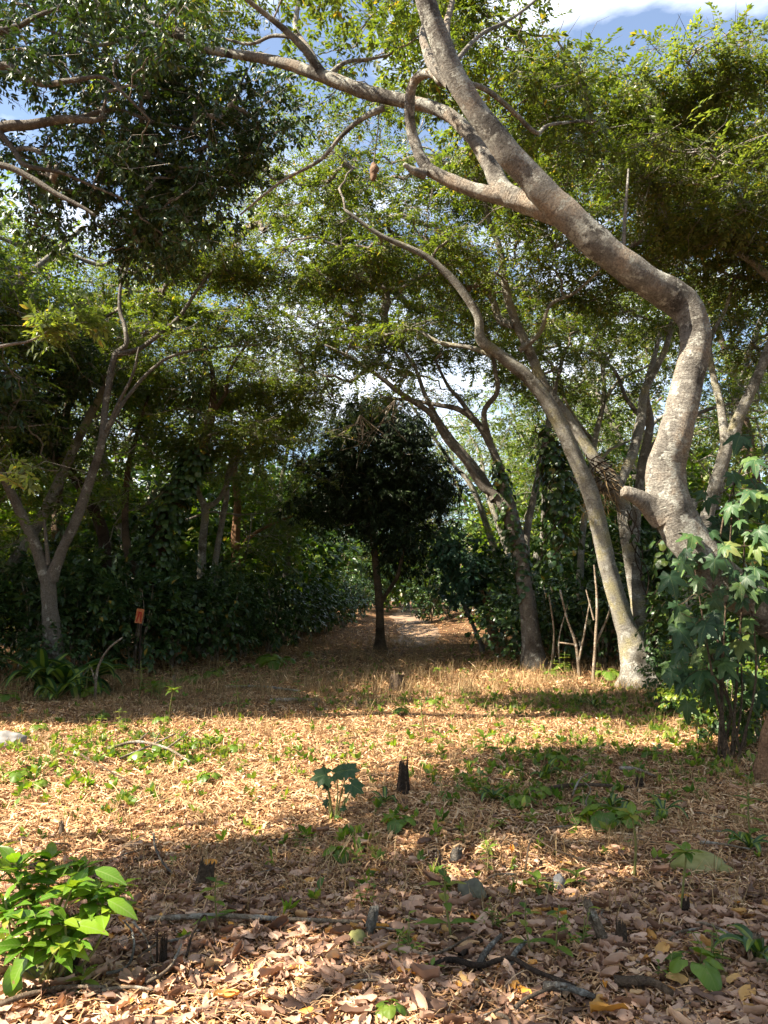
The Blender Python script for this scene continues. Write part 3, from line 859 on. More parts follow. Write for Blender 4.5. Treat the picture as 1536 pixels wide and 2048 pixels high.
tree('ball_crown_tree', 'dark round-crowned tree on a bare straight trunk in the middle of the path', 'tree',
     [('trunk', [(760, 1302, 24.5, 24), (760, 1240, 24.5, 22), (757, 1190, 24.5, 21), (750, 1110, 24.5, 18), (744, 1040, 24.5, 16), (748, 960, 24.5, 12), (750, 880, 24.5, 7)]),
      ('limb', [(762, 1205, 24.5, 12), (778, 1180, 24.3, 11), (796, 1150, 24.1, 10), (806, 1100, 24, 8), (812, 1040, 24, 6), (820, 960, 24, 4)])],
     [(752, 930, 98, 125, 22.6, 26.4, 150), (690, 975, 75, 85, 22.8, 26, 42), (805, 1010, 75, 85, 22.8, 26.2, 60), (765, 850, 80, 50, 23, 26, 40), (845, 900, 35, 70, 23, 26, 12), (610, 960, 40, 70, 23, 26, 9), (640, 1020, 45, 40, 23.5, 26, 10), (890, 990, 40, 50, 23, 26, 16), (800, 1110, 60, 40, 23.2, 25, 16)],
     'narrow', 'ball_leaf_dark', 'bark_brown', carve=False, tip=.006, extra=1, fscale=1.15, zmin=3.5)

tree('y_trunk_tree', 'grey tree with a Y-shaped trunk above the striped plants at the hedge', 'tree',
     [('trunk', [(108, 1330, 15, 62), (104, 1260, 15, 44), (98, 1200, 15, 38), (96, 1150, 15, 40)]),
      ('limb', [(92, 1160, 15, 30), (72, 1095, 15, 28), (36, 1015, 14.9, 25), (10, 960, 14.8, 22), (-20, 900, 14.7, 18), (-60, 800, 14.6, 12), (-100, 700, 14.5, 8)]),
      ('limb', [(102, 1160, 15, 32), (124, 1100, 15, 26), (152, 1040, 15.1, 27), (182, 955, 15.2, 24), (202, 890, 15.2, 20), (210, 820, 15.3, 18), (218, 770, 15.3, 18), (230, 712, 15.3, 18), (252, 690, 15.3, 14), (250, 655, 15.3, 12), (240, 620, 15.4, 11), (242, 570, 15.4, 9), (262, 515, 15.5, 7), (280, 450, 15.6, 5)]),
      ('limb', [(236, 708, 15.3, 16), (280, 697, 15.4, 13), (320, 667, 15.5, 12), (360, 632, 15.6, 11), (400, 572, 15.7, 9), (440, 530, 15.8, 7), (500, 500, 16, 5)]),
      ('limb', [(205, 880, 15.2, 13), (236, 822, 15.4, 12), (262, 785, 15.5, 10), (300, 742, 15.6, 9), (345, 712, 15.8, 8), (415, 697, 16, 6), (515, 690, 16.3, 4)]),
      ('limb', [(212, 860, 15.2, 10), (240, 800, 15.1, 9), (265, 750, 15, 8), (278, 695, 14.9, 5)]),
      ('branch_stub', [(97, 1130, 15, 12), (92, 1080, 14.95, 9), (87, 1026, 14.9, 8)])],
     [(240, 550, 230, 80, 15.3, 20, 55), (430, 560, 160, 120, 15.5, 20, 75), (60, 590, 130, 80, 15, 19, 36), (340, 640, 170, 50, 16, 20, 25), (430, 430, 150, 110, 14, 19, 65), (-200, 560, 200, 200, 13, 18, 60)],
     'feather', 'feather_leaf', 'bark_grey', tip=.008)

tree('ivied_leaning_tree', 'dark creeper-covered tree leaning right above the hedge', 'tree',
     [('trunk', [(290, 1290, 19.5, 48), (305, 1160, 19.4, 42), (330, 1040, 19.2, 40), (365, 960, 19.1, 36), (395, 910, 19, 34), (415, 860, 18.9, 28), (426, 800, 18.8, 18), (424, 740, 18.7, 12), (405, 670, 18.6, 8)]),
      ('limb', [(420, 830, 18.9, 14), (450, 790, 19, 11), (460, 740, 19.2, 9), (500, 680, 19.4, 6)]),
      ('limb', [(300, 1170, 19.4, 26), (260, 1120, 19.8, 22), (250, 1030, 20, 18), (258, 930, 20.2, 15), (280, 850, 20.4, 11), (300, 780, 20.6, 7)])],
     [(430, 740, 150, 110, 17, 22, 70), (300, 800, 120, 80, 19, 22, 40), (500, 840, 120, 90, 18, 22, 30)], 'feather', 'feather_leaf', 'bark_brown', tip=.006)
tree('slanting_dark_tree', 'dark tree slanting out over the hedge behind the Y-trunked tree', 'tree',
     [('trunk', [(222, 1300, 20.5, 36), (212, 1160, 20.5, 32), (204, 1060, 20.4, 30), (165, 980, 20.3, 28), (120, 920, 20.2, 26), (60, 870, 20.1, 24), (0, 835, 20, 20), (-60, 780, 19.8, 14)]),
      ('limb', [(110, 915, 20.2, 16), (125, 850, 20.4, 12), (150, 790, 20.6, 10), (160, 730, 20.8, 7)]),
      ('limb', [(60, 880, 20.1, 14), (50, 1000, 20.4, 0.1)][:1] + [(30, 800, 20.2, 11), (20, 740, 20.3, 8), (30, 680, 20.4, 5)])],
     [(60, 720, 150, 90, 18, 22, 80), (170, 690, 110, 80, 19, 22, 45), (10, 830, 110, 70, 19, 23, 24)], 'broad', 'hedge_leaf', 'dark_wood', tip=.006, fscale=1.1)
tree('twin_stem_tree', 'pale twin-stemmed tree rising straight out of the hedge', 'tree',
     [('stem', [(398, 1290, 22, 26), (402, 1180, 22, 24), (405, 1090, 22, 22), (410, 1020, 22, 20), (395, 980, 22.1, 14), (380, 900, 22.2, 9)]),
      ('stem', [(420, 1290, 22.1, 22), (425, 1175, 22.1, 18), (436, 1090, 22.1, 16), (452, 1000, 22.2, 15), (456, 950, 22.2, 14), (472, 900, 22.3, 12), (505, 850, 22.4, 10), (545, 815, 22.5, 8), (600, 785, 22.6, 5)]),
      ('limb', [(412, 1015, 22, 16), (440, 995, 21.9, 12), (475, 920, 21.8, 9), (520, 860, 21.7, 6)])],
     [(540, 800, 140, 90, 19, 25, 55), (430, 880, 110, 80, 20, 24, 30), (600, 880, 90, 60, 21, 26, 22)], 'feather', 'feather_leaf_pale', 'bark_lichen', tip=.006)
tree('brown_stem_tree', 'reddish brown trunk standing just behind the pale twin-stemmed tree', 'tree',
     [('trunk', [(478, 1290, 26, 28), (474, 1180, 26, 26), (471, 1080, 26, 24), (475, 1010, 26, 20), (470, 930, 26, 14), (490, 850, 26, 8)]),
      ('limb', [(476, 1100, 26, 14), (505, 1070, 26, 10), (540, 1050, 26, 8), (590, 1030, 26, 6)])],
     [(520, 930, 140, 90, 24, 29, 50), (580, 1040, 70, 40, 24, 28, 16)], 'feather_far', 'back_leaf', 'bark_rust', tip=.006)

tree('slender_tree', 'slender pale tree with thin crooked limbs between the vine-wrapped trunk and the forked tree', 'tree',
     [('trunk', [(1168, 1320, 21, 22), (1160, 1180, 21, 19), (1166, 1060, 21, 17), (1182, 950, 21, 16), (1190, 880, 21, 15), (1207, 800, 21, 13), (1204, 730, 21, 11), (1188, 660, 21, 8), (1180, 590, 21, 5)]),
      ('limb', [(1190, 885, 21, 11), (1160, 850, 20.9, 9), (1130, 800, 20.8, 8), (1112, 740, 20.7, 7), (1060, 690, 20.6, 5)]),
      ('limb', [(1206, 805, 21, 10), (1240, 760, 20.8, 9), (1290, 735, 20.6, 7), (1340, 700, 20.4, 5)]),
      ('limb', [(1205, 740, 21, 8), (1232, 690, 21.2, 7), (1265, 640, 21.4, 5)]),
      ('limb', [(1184, 945, 21, 9), (1220, 900, 21.2, 8), (1262, 880, 21.4, 6), (1320, 840, 21.6, 4)])],
     [(1180, 680, 200, 90, 19.5, 23.5, 46)], 'feather', 'feather_leaf_pale', 'bark_lichen', tip=.008, group='slender trees behind the forked tree')
tree('slender_tree', 'slender brown tree with crossing limbs seen between the forked tree and the curving trunk', 'tree',
     [('trunk', [(1262, 1320, 19, 30), (1268, 1180, 19, 26), (1272, 1040, 19, 25), (1284, 930, 19, 24), (1300, 850, 19, 22), (1292, 780, 19, 17), (1312, 700, 19, 13), (1330, 620, 19, 8)]),
      ('limb', [(1288, 920, 19, 16), (1325, 870, 18.9, 14), (1380, 835, 18.8, 12), (1440, 812, 18.7, 9), (1520, 800, 18.6, 6)]),
      ('limb', [(1298, 850, 19, 14), (1255, 800, 19.2, 11), (1228, 740, 19.4, 9), (1180, 700, 19.6, 6)]),
      ('limb', [(1270, 1060, 19, 13), (1232, 1000, 19.1, 11), (1150, 960, 19.2, 8), (1100, 900, 19.3, 5)])],
     [(1340, 640, 150, 90, 18, 22, 36), (1480, 790, 80, 40, 18, 20, 12)], 'feather', 'feather_leaf', 'bark_grey', tip=.008, group='slender trees behind the forked tree')
tree('slender_tree', 'slender grey tree with thin limbs on the left of the path behind the ball-crowned tree', 'tree',
     [('trunk', [(560, 1290, 28, 18), (566, 1180, 28, 16), (580, 1090, 28, 15), (560, 1000, 28, 13), (575, 900, 28, 10), (600, 800, 28, 7), (640, 720, 28, 4)]),
      ('limb', [(578, 1085, 28, 10), (610, 1050, 28, 9), (650, 1020, 28, 7), (690, 960, 28, 5)]),
      ('limb', [(562, 1000, 28, 9), (520, 940, 28, 7), (500, 870, 28, 5)])],
     [(590, 780, 110, 80, 26, 30, 34)], 'feather', 'feather_leaf_pale', 'bark_lichen', tip=.009)

# dark tree overhanging from the left
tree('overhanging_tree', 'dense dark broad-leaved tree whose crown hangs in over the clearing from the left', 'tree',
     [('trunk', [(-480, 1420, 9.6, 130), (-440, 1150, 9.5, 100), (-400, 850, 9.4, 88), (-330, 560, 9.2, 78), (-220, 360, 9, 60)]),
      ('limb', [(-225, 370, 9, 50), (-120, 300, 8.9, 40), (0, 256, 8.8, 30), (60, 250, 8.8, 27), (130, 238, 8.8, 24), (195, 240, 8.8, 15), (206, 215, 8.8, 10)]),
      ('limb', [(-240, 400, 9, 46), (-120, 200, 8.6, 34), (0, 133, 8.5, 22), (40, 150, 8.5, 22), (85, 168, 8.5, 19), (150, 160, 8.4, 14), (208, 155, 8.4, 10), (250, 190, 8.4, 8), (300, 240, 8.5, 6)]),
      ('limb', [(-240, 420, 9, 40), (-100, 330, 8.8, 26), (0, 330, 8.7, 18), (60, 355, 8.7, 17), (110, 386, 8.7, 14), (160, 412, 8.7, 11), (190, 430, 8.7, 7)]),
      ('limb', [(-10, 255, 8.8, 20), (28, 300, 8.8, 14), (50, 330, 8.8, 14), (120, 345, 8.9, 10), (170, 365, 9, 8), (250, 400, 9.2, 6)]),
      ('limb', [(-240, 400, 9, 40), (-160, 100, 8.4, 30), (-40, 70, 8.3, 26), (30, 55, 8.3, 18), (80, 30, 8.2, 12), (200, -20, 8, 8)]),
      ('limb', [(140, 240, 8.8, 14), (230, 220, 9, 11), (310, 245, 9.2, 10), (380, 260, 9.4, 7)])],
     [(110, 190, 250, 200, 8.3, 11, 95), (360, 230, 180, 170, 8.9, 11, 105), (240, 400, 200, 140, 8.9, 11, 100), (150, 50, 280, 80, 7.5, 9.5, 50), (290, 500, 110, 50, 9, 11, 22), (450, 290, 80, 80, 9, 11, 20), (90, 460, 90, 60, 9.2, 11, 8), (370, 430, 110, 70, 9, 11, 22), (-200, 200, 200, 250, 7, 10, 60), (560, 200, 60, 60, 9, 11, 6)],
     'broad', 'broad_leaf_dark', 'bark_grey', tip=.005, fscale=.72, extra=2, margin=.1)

tree('added_shade_tree', 'dense dark tree added out of view left of the clearing, shading the litter in front', 'tree', [('trunk', [(-2900, 2300, 3.2, 150), (-2900, 1000, 3.2, 120), (-2900, -200, 3.2, 90), (-2900, -1500, 3.2, 50)])], [], 'broad', 'hedge_leaf', 'bark_brown',
     group='dense trees added for shade', world_regs=[((-5.7, 2.1, 7.4), (3.0, 1.7, .9), 380), ((-5.9, 4.3, 8.6), (2.6, 1.7, 1.0), 300)], tip=.006, fscale=1.25, margin=.16)  # out-of-view tree added to throw shade on the front litter
# dense dark trees added on the left so their crowns shade the mouth of the path
for lab, x, y, h in (('dense dark tree added for shade behind the striped plants at the left border', -10.5, 13.5, 9.5), ('dense dark tree added for shade at the back of the left hedge', -11.5, 18.5, 10.5), ('dense dark tree added for shade beyond the left hedge near the twin stems', -10, 23.5, 11), ('dense dark tree added out of view for shade left of the clearing', -9.6, 9.7, 8.6), ('tall dense dark tree added out of view for shade farther left', -13.5, 11.2, 10.5)):
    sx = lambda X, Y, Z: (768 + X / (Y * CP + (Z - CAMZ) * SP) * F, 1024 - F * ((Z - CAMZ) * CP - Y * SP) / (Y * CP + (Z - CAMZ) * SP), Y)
    tree('added_shade_tree', lab, 'tree', [('trunk', [(*sx(x, y, 0), 40), (*sx(x + .1, y, 2), 32), (*sx(x - .1, y + .1, 4.5), 26), (*sx(x + .2, y, h * .8), 12)])], [], 'broad', 'vine_leaf' if y > 20 else 'hedge_leaf', 'bark_brown',
         group='dense trees added for shade', world_regs=[((x, y, h * .78), (3.2, 2.6, h * .22), 230), ((x + 1.8, y + .4, h * .6), (2, 2, h * .14), 70)], tip=.006, fscale=1.25, zmin=2.5, margin=.1)

# sapling out at the left whose two lit sprays reach into view
tree('spray_branch_tree', 'slim sapling whose sunlit pinnate sprays poke in at the left border', 'tree',
     [('trunk', [(-420, 1760, 4.4, 60), (-400, 1300, 4.4, 46), (-380, 900, 4.4, 34), (-360, 600, 4.4, 20)]),
      ('limb', [(-380, 850, 4.4, 20), (-200, 740, 4.3, 14), (0, 693, 4.2, 9), (60, 682, 4.2, 7), (100, 660, 4.2, 5), (130, 650, 4.2, 3)]),
      ('limb', [(-390, 1060, 4.4, 16), (-200, 980, 4.3, 10), (-40, 950, 4.2, 5), (40, 945, 4.2, 3)])],
     [(110, 648, 40, 14, 4.1, 4.3, 6), (180, 642, 14, 5, 4.1, 4.3, 2), (95, 672, 16, 6, 4.1, 4.3, 1), (15, 945, 30, 8, 4.1, 4.3, 2), (-200, 600, 150, 150, 4.2, 4.8, 14)],
     'sprig', 'feather_leaf_pale', 'twig_bark', carve=False, tip=.002, zmin=2.0, extra=1, fscale=.85)

# ------------------------------------------------------------------ forest behind
def forest_proto(name, label, seed, h, spread, n, leaf, bark):
    global rng
    keep = rng; rng = np.random.default_rng(seed)
    root = thing(name, label, 'tree', (0, 0, 0), 'forest trees around the clearing')
    mb = MB(); nodes, nr = [], []
    k = rng.integers(2, 5)
    a0 = rng.random() * 6
    for i in range(k):
        a = a0 + i * 2 * np.pi / k + rng.uniform(-.4, .4)
        d = np.array((math.cos(a), math.sin(a), 0))
        lean = rng.uniform(.18, .38) * h
        pts = [np.array((0, 0, -.3)) + d * .05, np.array((0, 0, h * .12)) + d * .15, d * lean * .35 + (0, 0, h * .32), d * lean * .62 + (0, 0, h * .52) + rng.normal(size=3) * .25, d * lean * .9 + (0, 0, h * .7) + rng.normal(size=3) * .35, d * lean * 1.3 + (0, 0, h * .84)]
        cp = catmull(pts, 5); rr = np.interp(np.linspace(0, 1, len(cp)), [0, .15, 1], [.024 * h, .016 * h, .004 * h])
        tube(mb, cp, rr, sides=10, lump=.12, seed=seed + i)
        m_ = cp[:, 2] > h * .25
        nodes += list(cp[m_]); nr += list(rr[m_])
    mb.build('trunk', bark, root)
    C = []
    while len(C) < n:
        x, y = rng.uniform(-1, 1, 2)
        r2 = x * x + y * y
        if r2 > 1: continue
        z = h * (1.0 - .30 * r2) - abs(rng.normal()) * h * .26
        C.append((x * spread, y * spread, max(z, h * .22)))
    C = np.array(C)
    mb = MB(); grow(mb, nodes, nr, C, tip=.009, extra=3, rad_f=.8)
    foliage(mb, C, 'feather_far', mat=1)
    mb.build('crown', ['twig_bark', leaf], root)
    rng = keep
    return root
FP = [forest_proto('forest_tree', '', 11, 12.5, 5.2, 215, 'back_leaf', 'bark_grey'),
      forest_proto('forest_tree', '', 12, 14.0, 5.6, 235, 'feather_leaf_pale', 'bark_brown'),
      forest_proto('forest_tree', '', 13, 11.0, 4.6, 200, 'back_leaf', 'bark_lichen')]
spots = []
for X, Y in ((-7.5, 24), (-13, 21), (-11, 29), (-17, 27), (-15, 36), (5.2, 28), (9.5, 24), (14, 27), (9, 33), (16.5, 35), (12, 43),
             (-22, 33), (-19, 46), (21, 30), (1.8, 62), (-6, 58), (8, 56), (-15, 60), (16, 60), (22, 48), (-26, 56), (-31, 42), (25, 62), (30, 40), (0, 82), (-12, 84), (12, 84), (-26, 84), (26, 84),
             (-11, 13.5), (-14, 17), (-17, 12), (-9.5, 18), (-5, -7), (3, -9), (-12, -4), (9, -3), (11, 5), (12, 12)):  # final ones: unseen trees added around the camera to block skylight
    spots.append((X, Y))
for i, (X, Y) in enumerate(spots):
    o = FP[i] if i < 3 else None
    near = 'nearer' if Y < 34 else ('distant' if Y < 58 else 'far-off')
    side = 'left of the path' if X < -2.5 else ('right of the path' if X > 2.5 else 'straight behind the path\'s end')
    kind = ('broad green', 'tall yellow-green', 'low pale-barked')[i % 3]
    if Y < 6: side = 'added out of view round the clearing for shade'
    lab = f'{near} {kind} feathery tree in the wood {side}'
    loc = (X, Y, float(gz(X, Y)))
    rz, sc = rng.random() * 6.28, rng.uniform(.85, 1.12)
    if o is not None:
        o.location = loc; o.rotation_euler = (0, 0, rz); o['label'] = lab
    else:
        copy_thing(FP[i % 3], loc, rz, sc, lab)

# ------------------------------------------------------------------ hedges
def bush_proto(name, seed, h, r, n, spray, leaf, stems=6, sc=1.0):
    global rng
    keep = rng; rng = np.random.default_rng(seed)
    root = thing(name, '', 'bush', (0, 0, 0))
    mb = MB()
    pos, D, U = [], [], []
    for i in range(stems):
        a = rng.random() * 6.28; d = np.array((math.cos(a), math.sin(a), 0))
        top = d * r * rng.uniform(.2, .75) + (0, 0, h * rng.uniform(.6, .95))
        pts = catmull([d * .06 + (0, 0, -.1), d * r * .15 + (0, 0, h * .3), top * .7 + rng.normal(size=3) * .06, top], 4)
        tube(mb, pts, np.linspace(.028, .007, len(pts)), sides=6)
    mb.build('stems', 'dead_wood', root)
    q = norm(rng.normal(size=(n, 3))) * (rng.random((n, 1)) ** .42)
    q[:, 2] = np.abs(q[:, 2]) * np.sign(rng.random(n) - .32)
    pos = np.stack([q[:, 0] * r, q[:, 1] * r, h * .52 + q[:, 2] * h * .46], 1)
    pos += np.array([mnoise.noise_vector(Vector(v * 1.3)) for v in pos]) * .25
    pos[:, 2] = np.maximum(pos[:, 2], .12)
    D = norm(q * (1, 1, .5) + rng.normal(size=q.shape) * .35); D[:, 2] += rng.normal(size=n) * .25 - .05
    U = np.array((0, 0, 1.)) + q * .6 + rng.normal(size=q.shape) * .3
    mb = MB(); scatter(mb, SPRAY[spray], pos, D, U, sc * rng.uniform(.75, 1.2, n))
    mb.build('foliage', leaf, root)
    rng = keep
    return root
HB = [bush_proto('coffee_bush', 21, 2.3, 1.15, 290, 'coffee', 'hedge_leaf'), bush_proto('coffee_bush', 22, 2.1, 1.25, 290, 'round', 'hedge_leaf', sc=.9), bush_proto('coffee_bush', 23, 2.5, 1.1, 310, 'coffee', 'hedge_leaf', sc=1.1),
      bush_proto('leafy_shrub', 24, 2.2, 1.15, 170, 'big', 'vine_leaf', sc=.8), bush_proto('leafy_shrub', 25, 2.0, .95, 330, 'narrow', 'vine_leaf', sc=1.0)]
used = [False] * 5
KINDS_ = (0, 1, 2, 4, 0, 3, 2, 1, 4, 0, 2)
LEAFY = ('coffee-leaved', 'round-leaved', 'long-leaved', 'broad mid-green leaved', 'narrow-leaved')
def put_bush(protos, flags, k, X, Y, sc, lab, group):
    loc = (X, Y, float(gz(X, Y)))
    if not flags[k]:
        o = protos[k]; o.location = loc; o.scale = (sc,) * 3; o.rotation_euler = (0, 0, rng.random() * 6.28); o['label'] = lab; flags[k] = True
    else:
        o = copy_thing(protos[k], loc, rng.random() * 6.28, sc, lab)
    o['group'] = group
    return o
LH = [(-2.5, 33.5, .9), (-2.0, 37.5, .95), (-1.7, 42, 1.0), (-1.5, 47, 1.1), (-1.2, 53, 1.1), (-7.4, 13.9, .5), (-8.6, 14.2, .7), (-6.4, 14.9, .55), (-8.7, 15.6, 1.05), (-7.6, 16.6, 1.0), (-6.6, 16.8, 1.0), (-5.5, 17.2, .95), (-5.0, 18.6, 1.02), (-4.3, 19.8, .98), (-3.9, 21.6, 1.0), (-3.5, 23.6, .98), (-3.2, 25.8, 1.0), (-3.2, 28.4, 1.05), (-3.4, 31.5, 1.05), (-3.3, 35, 1.1),
      (-9.6, 17.6, 1.2), (-8.0, 18.6, 1.2), (-6.6, 19.0, 1.2), (-5.9, 21.0, 1.2), (-5.3, 23.6, 1.2), (-5, 26.6, 1.2), (-10.8, 16.0, 1.1), (-9, 21, 1.35), (-7.5, 23.5, 1.4), (-7, 27, 1.4), (-11.5, 19, 1.3), (-4.6, 40, 1.2), (-3.0, 45, 1.2)]
ADJ = ('dark', 'glossy', 'spreading', 'upright', 'drooping')
for i, (X, Y, s) in enumerate(LH):
    front = not 15 <= i
    k = KINDS_[i % 11]
    where = 'beside the Y-trunked tree' if Y < 16.7 else ('below the creeper-covered leaning tree' if Y < 20 else ('in front of the twin-stemmed tree' if Y < 26 else 'where the hedge meets the far path'))
    put_bush(HB, used, k, X, Y, s, f"{ADJ[i % 5]} {LEAFY[k]} {'front' if front else 'back'} hedge bush {where}", 'coffee bushes of the left hedge')
RH = [(3.5, 19.5, .95), (4.3, 19.2, 1.0), (5.2, 18.6, 1.0), (5.9, 17.4, .95), (6.6, 16.6, 1.0), (7.4, 15.8, 1.0), (8.2, 15.2, 1.0), (4.0, 22, 1.0), (4.4, 25, 1.1), (4.4, 28.5, 1.1), (4.6, 32, 1.1), (6, 21, 1.25), (7.5, 19, 1.25), (9, 17.5, 1.25), (6, 25, 1.3), (8.5, 22.5, 1.4), (3.2, 50, 1.2), (4.5, 46, 1.3), (10.5, 19, 1.4)]
for i, (X, Y, s) in enumerate(RH):
    k = KINDS_[(i * 3 + 1) % 11]
    where = 'behind the forked grey-stemmed tree' if Y < 18 else ('beside the vine-wrapped trunk' if Y < 22.2 else 'along the right bank of the path')
    put_bush(HB, used, k, X, Y, s, f"{ADJ[i % 5]} {LEAFY[k]} {'front' if i < 7 else 'back'} thicket bush {where}", 'bushes of the right thicket')
# brighter understorey behind the hedges
UB = [bush_proto('understorey_shrub', 31, 4.2, 1.9, 420, 'big', 'weed_leaf', stems=8), bush_proto('understorey_shrub', 32, 4.6, 2.0, 420, 'coffee', 'vine_leaf', stems=8, sc=1.6)]
uu = [False] * 2
for i, (X, Y, s) in enumerate(((-6.5, 31, 1), (-9.5, 26, 1), (-12, 24, 1.1), (-14, 20, 1.05), (-5, 43, 1.2), (-9, 40, 1.3), (6.2, 36, 1.2), (8.5, 28, 1.05), (11.5, 22, 1.0), (13, 26, 1.1), (3.4, 58, 1.4), (-1, 69, 1.5), (-4.5, 62, 1.5), (6.5, 52, 1.4), (12, 34, 1.3), (-16, 30, 1.3), (.3, 60, 1.0), (-2.2, 72, 1.5), (.4, 78, 1.6), (-3.4, 52, 1.2), (-3.8, 36, .9), (5.0, 43, .9),
                               (9.5, 19.5, .9), (2.4, 40, .7), (1.5, 74, 1.6), (4.8, 68, 1.6), (-13, 36, 1.5), (17, 30, 1.4), (-5.6, 28.5, 1.45), (-8.2, 30, 1.7), (-10.5, 33, 1.9), (-4.6, 33, 1.5), (-13, 28, 1.8), (-6.2, 38, 2.0), (5.6, 30.5, 1.3), (7.6, 25, 1.35), (9.6, 30, 1.7), (6.8, 40, 1.7), (12.5, 29, 1.8), (-3.0, 57, 2.0), (2.9, 66, 1.9))):
    side = 'left hedge' if X < -2 else ('right thicket' if X > 2 else 'end of the path')
    put_bush(UB, uu, i % 2, X, Y, s, f"{'large pale-leaved' if i % 2 == 0 else 'tall mid-green'} {ADJ[(i // 2) % 5]} shrub {'deep' if Y > 34 else 'just'} behind the {side}", 'shrubs under the trees')
# ================================================================== PLANTS AND SMALL THINGS
def fan(rf, n=40, size=.2, droop=.25, wob=.04, seed=0):
    """flat leaf with outline rf(angle), angle 0 = tip, stalk joint at the origin"""
    th = np.linspace(-math.pi, math.pi, n, endpoint=False)
    r = np.array([rf(t) for t in th]) * size
    V = [(0, 0, 0)]
    for s in (.5, 1):
        for k in range(n):
            x, y = r[k] * s * math.cos(th[k]), r[k] * s * math.sin(th[k])
            V.append((x, y, -droop * (x * x + y * y) / size + wob * size * math.sin(5 * th[k] + seed) * s))
    T = []
    for k in range(n):
        k2 = (k + 1) % n
        T.append((0, 1 + k, 1 + k2))
        T += [(1 + k, 1 + n + k, 1 + n + k2), (1 + k, 1 + n + k2, 1 + k2)]
    return np.array(V), np.array(T)

def palmate(cs, ls, wd, base):
    cs = np.radians(cs)
    def f(t):
        v = max(l * max(base, 1 - (abs(t - c) / wd) ** .85 * (1 - base)) for c, l in zip(cs, ls))
        if abs(t) > 2.75: v *= .3
        return v * (1 + .05 * math.sin(t * 23))
    return f
LOB = ((0, 48, -48, 96, -96, 140, -140), (1, .95, .95, .85, .85, .62, .62), .45, .62)
MAP = ((0, 52, -52, 108, -108), (1, .82, .82, .55, .55), .50, .40)
LOBED = [fan(palmate(*LOB), 60, .135, .25, .05, s) for s in range(4)]
MAPLE = [fan(palmate(*MAP), 60, .23, .55, .05, s) for s in range(5)]
HEART = [fan(lambda t: (.75 + .35 * max(0, math.cos(t)) ** 3) * (1 if abs(t) < 2.7 else .45), 28, .10, .4, .05, s) for s in range(3)]
GLOSSY = [t_leaf(.17, .075, .22, .45, 6, wave=w) for w in (.03, .06, -.05, .08)]
COFLEAF = [t_leaf(.12, .05, .2, .4, 4, wave=w) for w in (.03, -.04, .06)]

def stalk(mb, a, b, r0, r1, bend=.1, mat=0, sides=6):
    a = np.array(a, float); b = np.array(b, float)
    L_ = np.linalg.norm(b - a)
    mid = (a + b) / 2 + rng.normal(size=3) * bend * L_
    p = catmull([a, mid, b], 4)
    tube(mb, p, np.linspace(r0, r1, len(p)), sides=sides, mat=mat)
    return p

# --- glossy bush in the left foreground
b = G(95, 1965)
root = thing('glossy_bush', 'glossy bright green leafy bush at the bottom left, lit by the sun', 'bush', b)
ms, mf = MB(), MB()
tips = []
for px, py, dy in ((30, 1720, 0), (90, 1740, .05), (150, 1760, -.05), (205, 1770, .02), (10, 1800, -.08), (70, 1830, -.12), (130, 1840, -.1), (190, 1830, .06), (45, 1890, -.15), (120, 1890, -.18), (-40, 1760, 0), (-60, 1850, 0), (100, 1710, .18),
                   (50, 1770, .1), (170, 1720, .15), (-20, 1700, .1), (160, 1880, -.12), (240, 1770, .0), (225, 1810, -.05)):
    tips.append(P(px, py, b[1] + dy))
for t in tips:
    d = norm(t - b - (0, 0, .1))
    stalk(ms, b + rng.normal(size=3) * .015 - (0, 0, .03), t, .009, .004, .08)
    n_ = int(rng.integers(13, 19))
    a = rng.random() * 6 + np.arange(n_) * 2.4
    D = np.stack([np.cos(a), np.sin(a), rng.uniform(-.35, .75, n_)], 1) + d * .35
    pos = t - d * rng.uniform(0, .10, n_)[:, None]
    scatter(mf, GLOSSY, pos, D, np.array((0, 0, 1.)) + d * .5 + rng.normal(size=(n_, 3)) * .25, rng.uniform(.42, .85, n_))
for px, py, dpx, dpy, s in ((190, 1740, 1, .15, .9), (215, 1800, 1, .35, .9), (60, 1900, -.4, 1, 1.0), (110, 1880, 1, .25, 1.0), (150, 1850, 1, -.1, .9), (20, 1930, .3, 1, 1.0)):
    scatter(mf, GLOSSY, [P(px, py, b[1] - .12)], [(dpx, -.3, -dpy * .7)], [(0, -.5, 1)], [s])
ms.build('stems', 'green_stem', root, b); mf.build('foliage', 'bush_leaf_bright', root, b)

# --- plant with big lobed leaves in the middle of the clearing
def lobed_plant(name, label, px, py, leaves, mat, T=LOBED, r=.007, cat='plant', size=1.0):
    b = G(px, py)
    root = thing(name, label, cat, b)
    ms, mf = MB(), MB()
    for lx, ly, dx, dy, s, dY in leaves:
        q = P(lx, ly, b[1] + dY)
        stalk(ms, b - (0, 0, .03), q, r, r * .5, .05)
        D = np.array((dx, -.25 + rng.normal() * .1, -dy)); U = np.array((rng.normal() * .15, -.75, .8))
        scatter(mf, T, [q], [D], [U], [s * size])
    ms.build('stems', 'green_stem', root, b); mf.build('foliage', mat, root, b)
    return root
lobed_plant('lobed_leaf_plant', 'young plant with broad star-lobed dark leaves on the sun and shade line', 668, 1642,
            [(650, 1550, -1, .15, 1.05, 0), (672, 1545, .6, -.3, .95, .1), (695, 1540, 1, -.1, .9, .05), (705, 1570, .7, .35, .95, -.08), (655, 1570, -.5, .3, .45, 0), (685, 1615, .5, .1, .35, -.05), (655, 1605, -.6, .2, .45, .1), (690, 1600, .5, -.2, .3, 0)], 'lobed_leaf', size=.8)

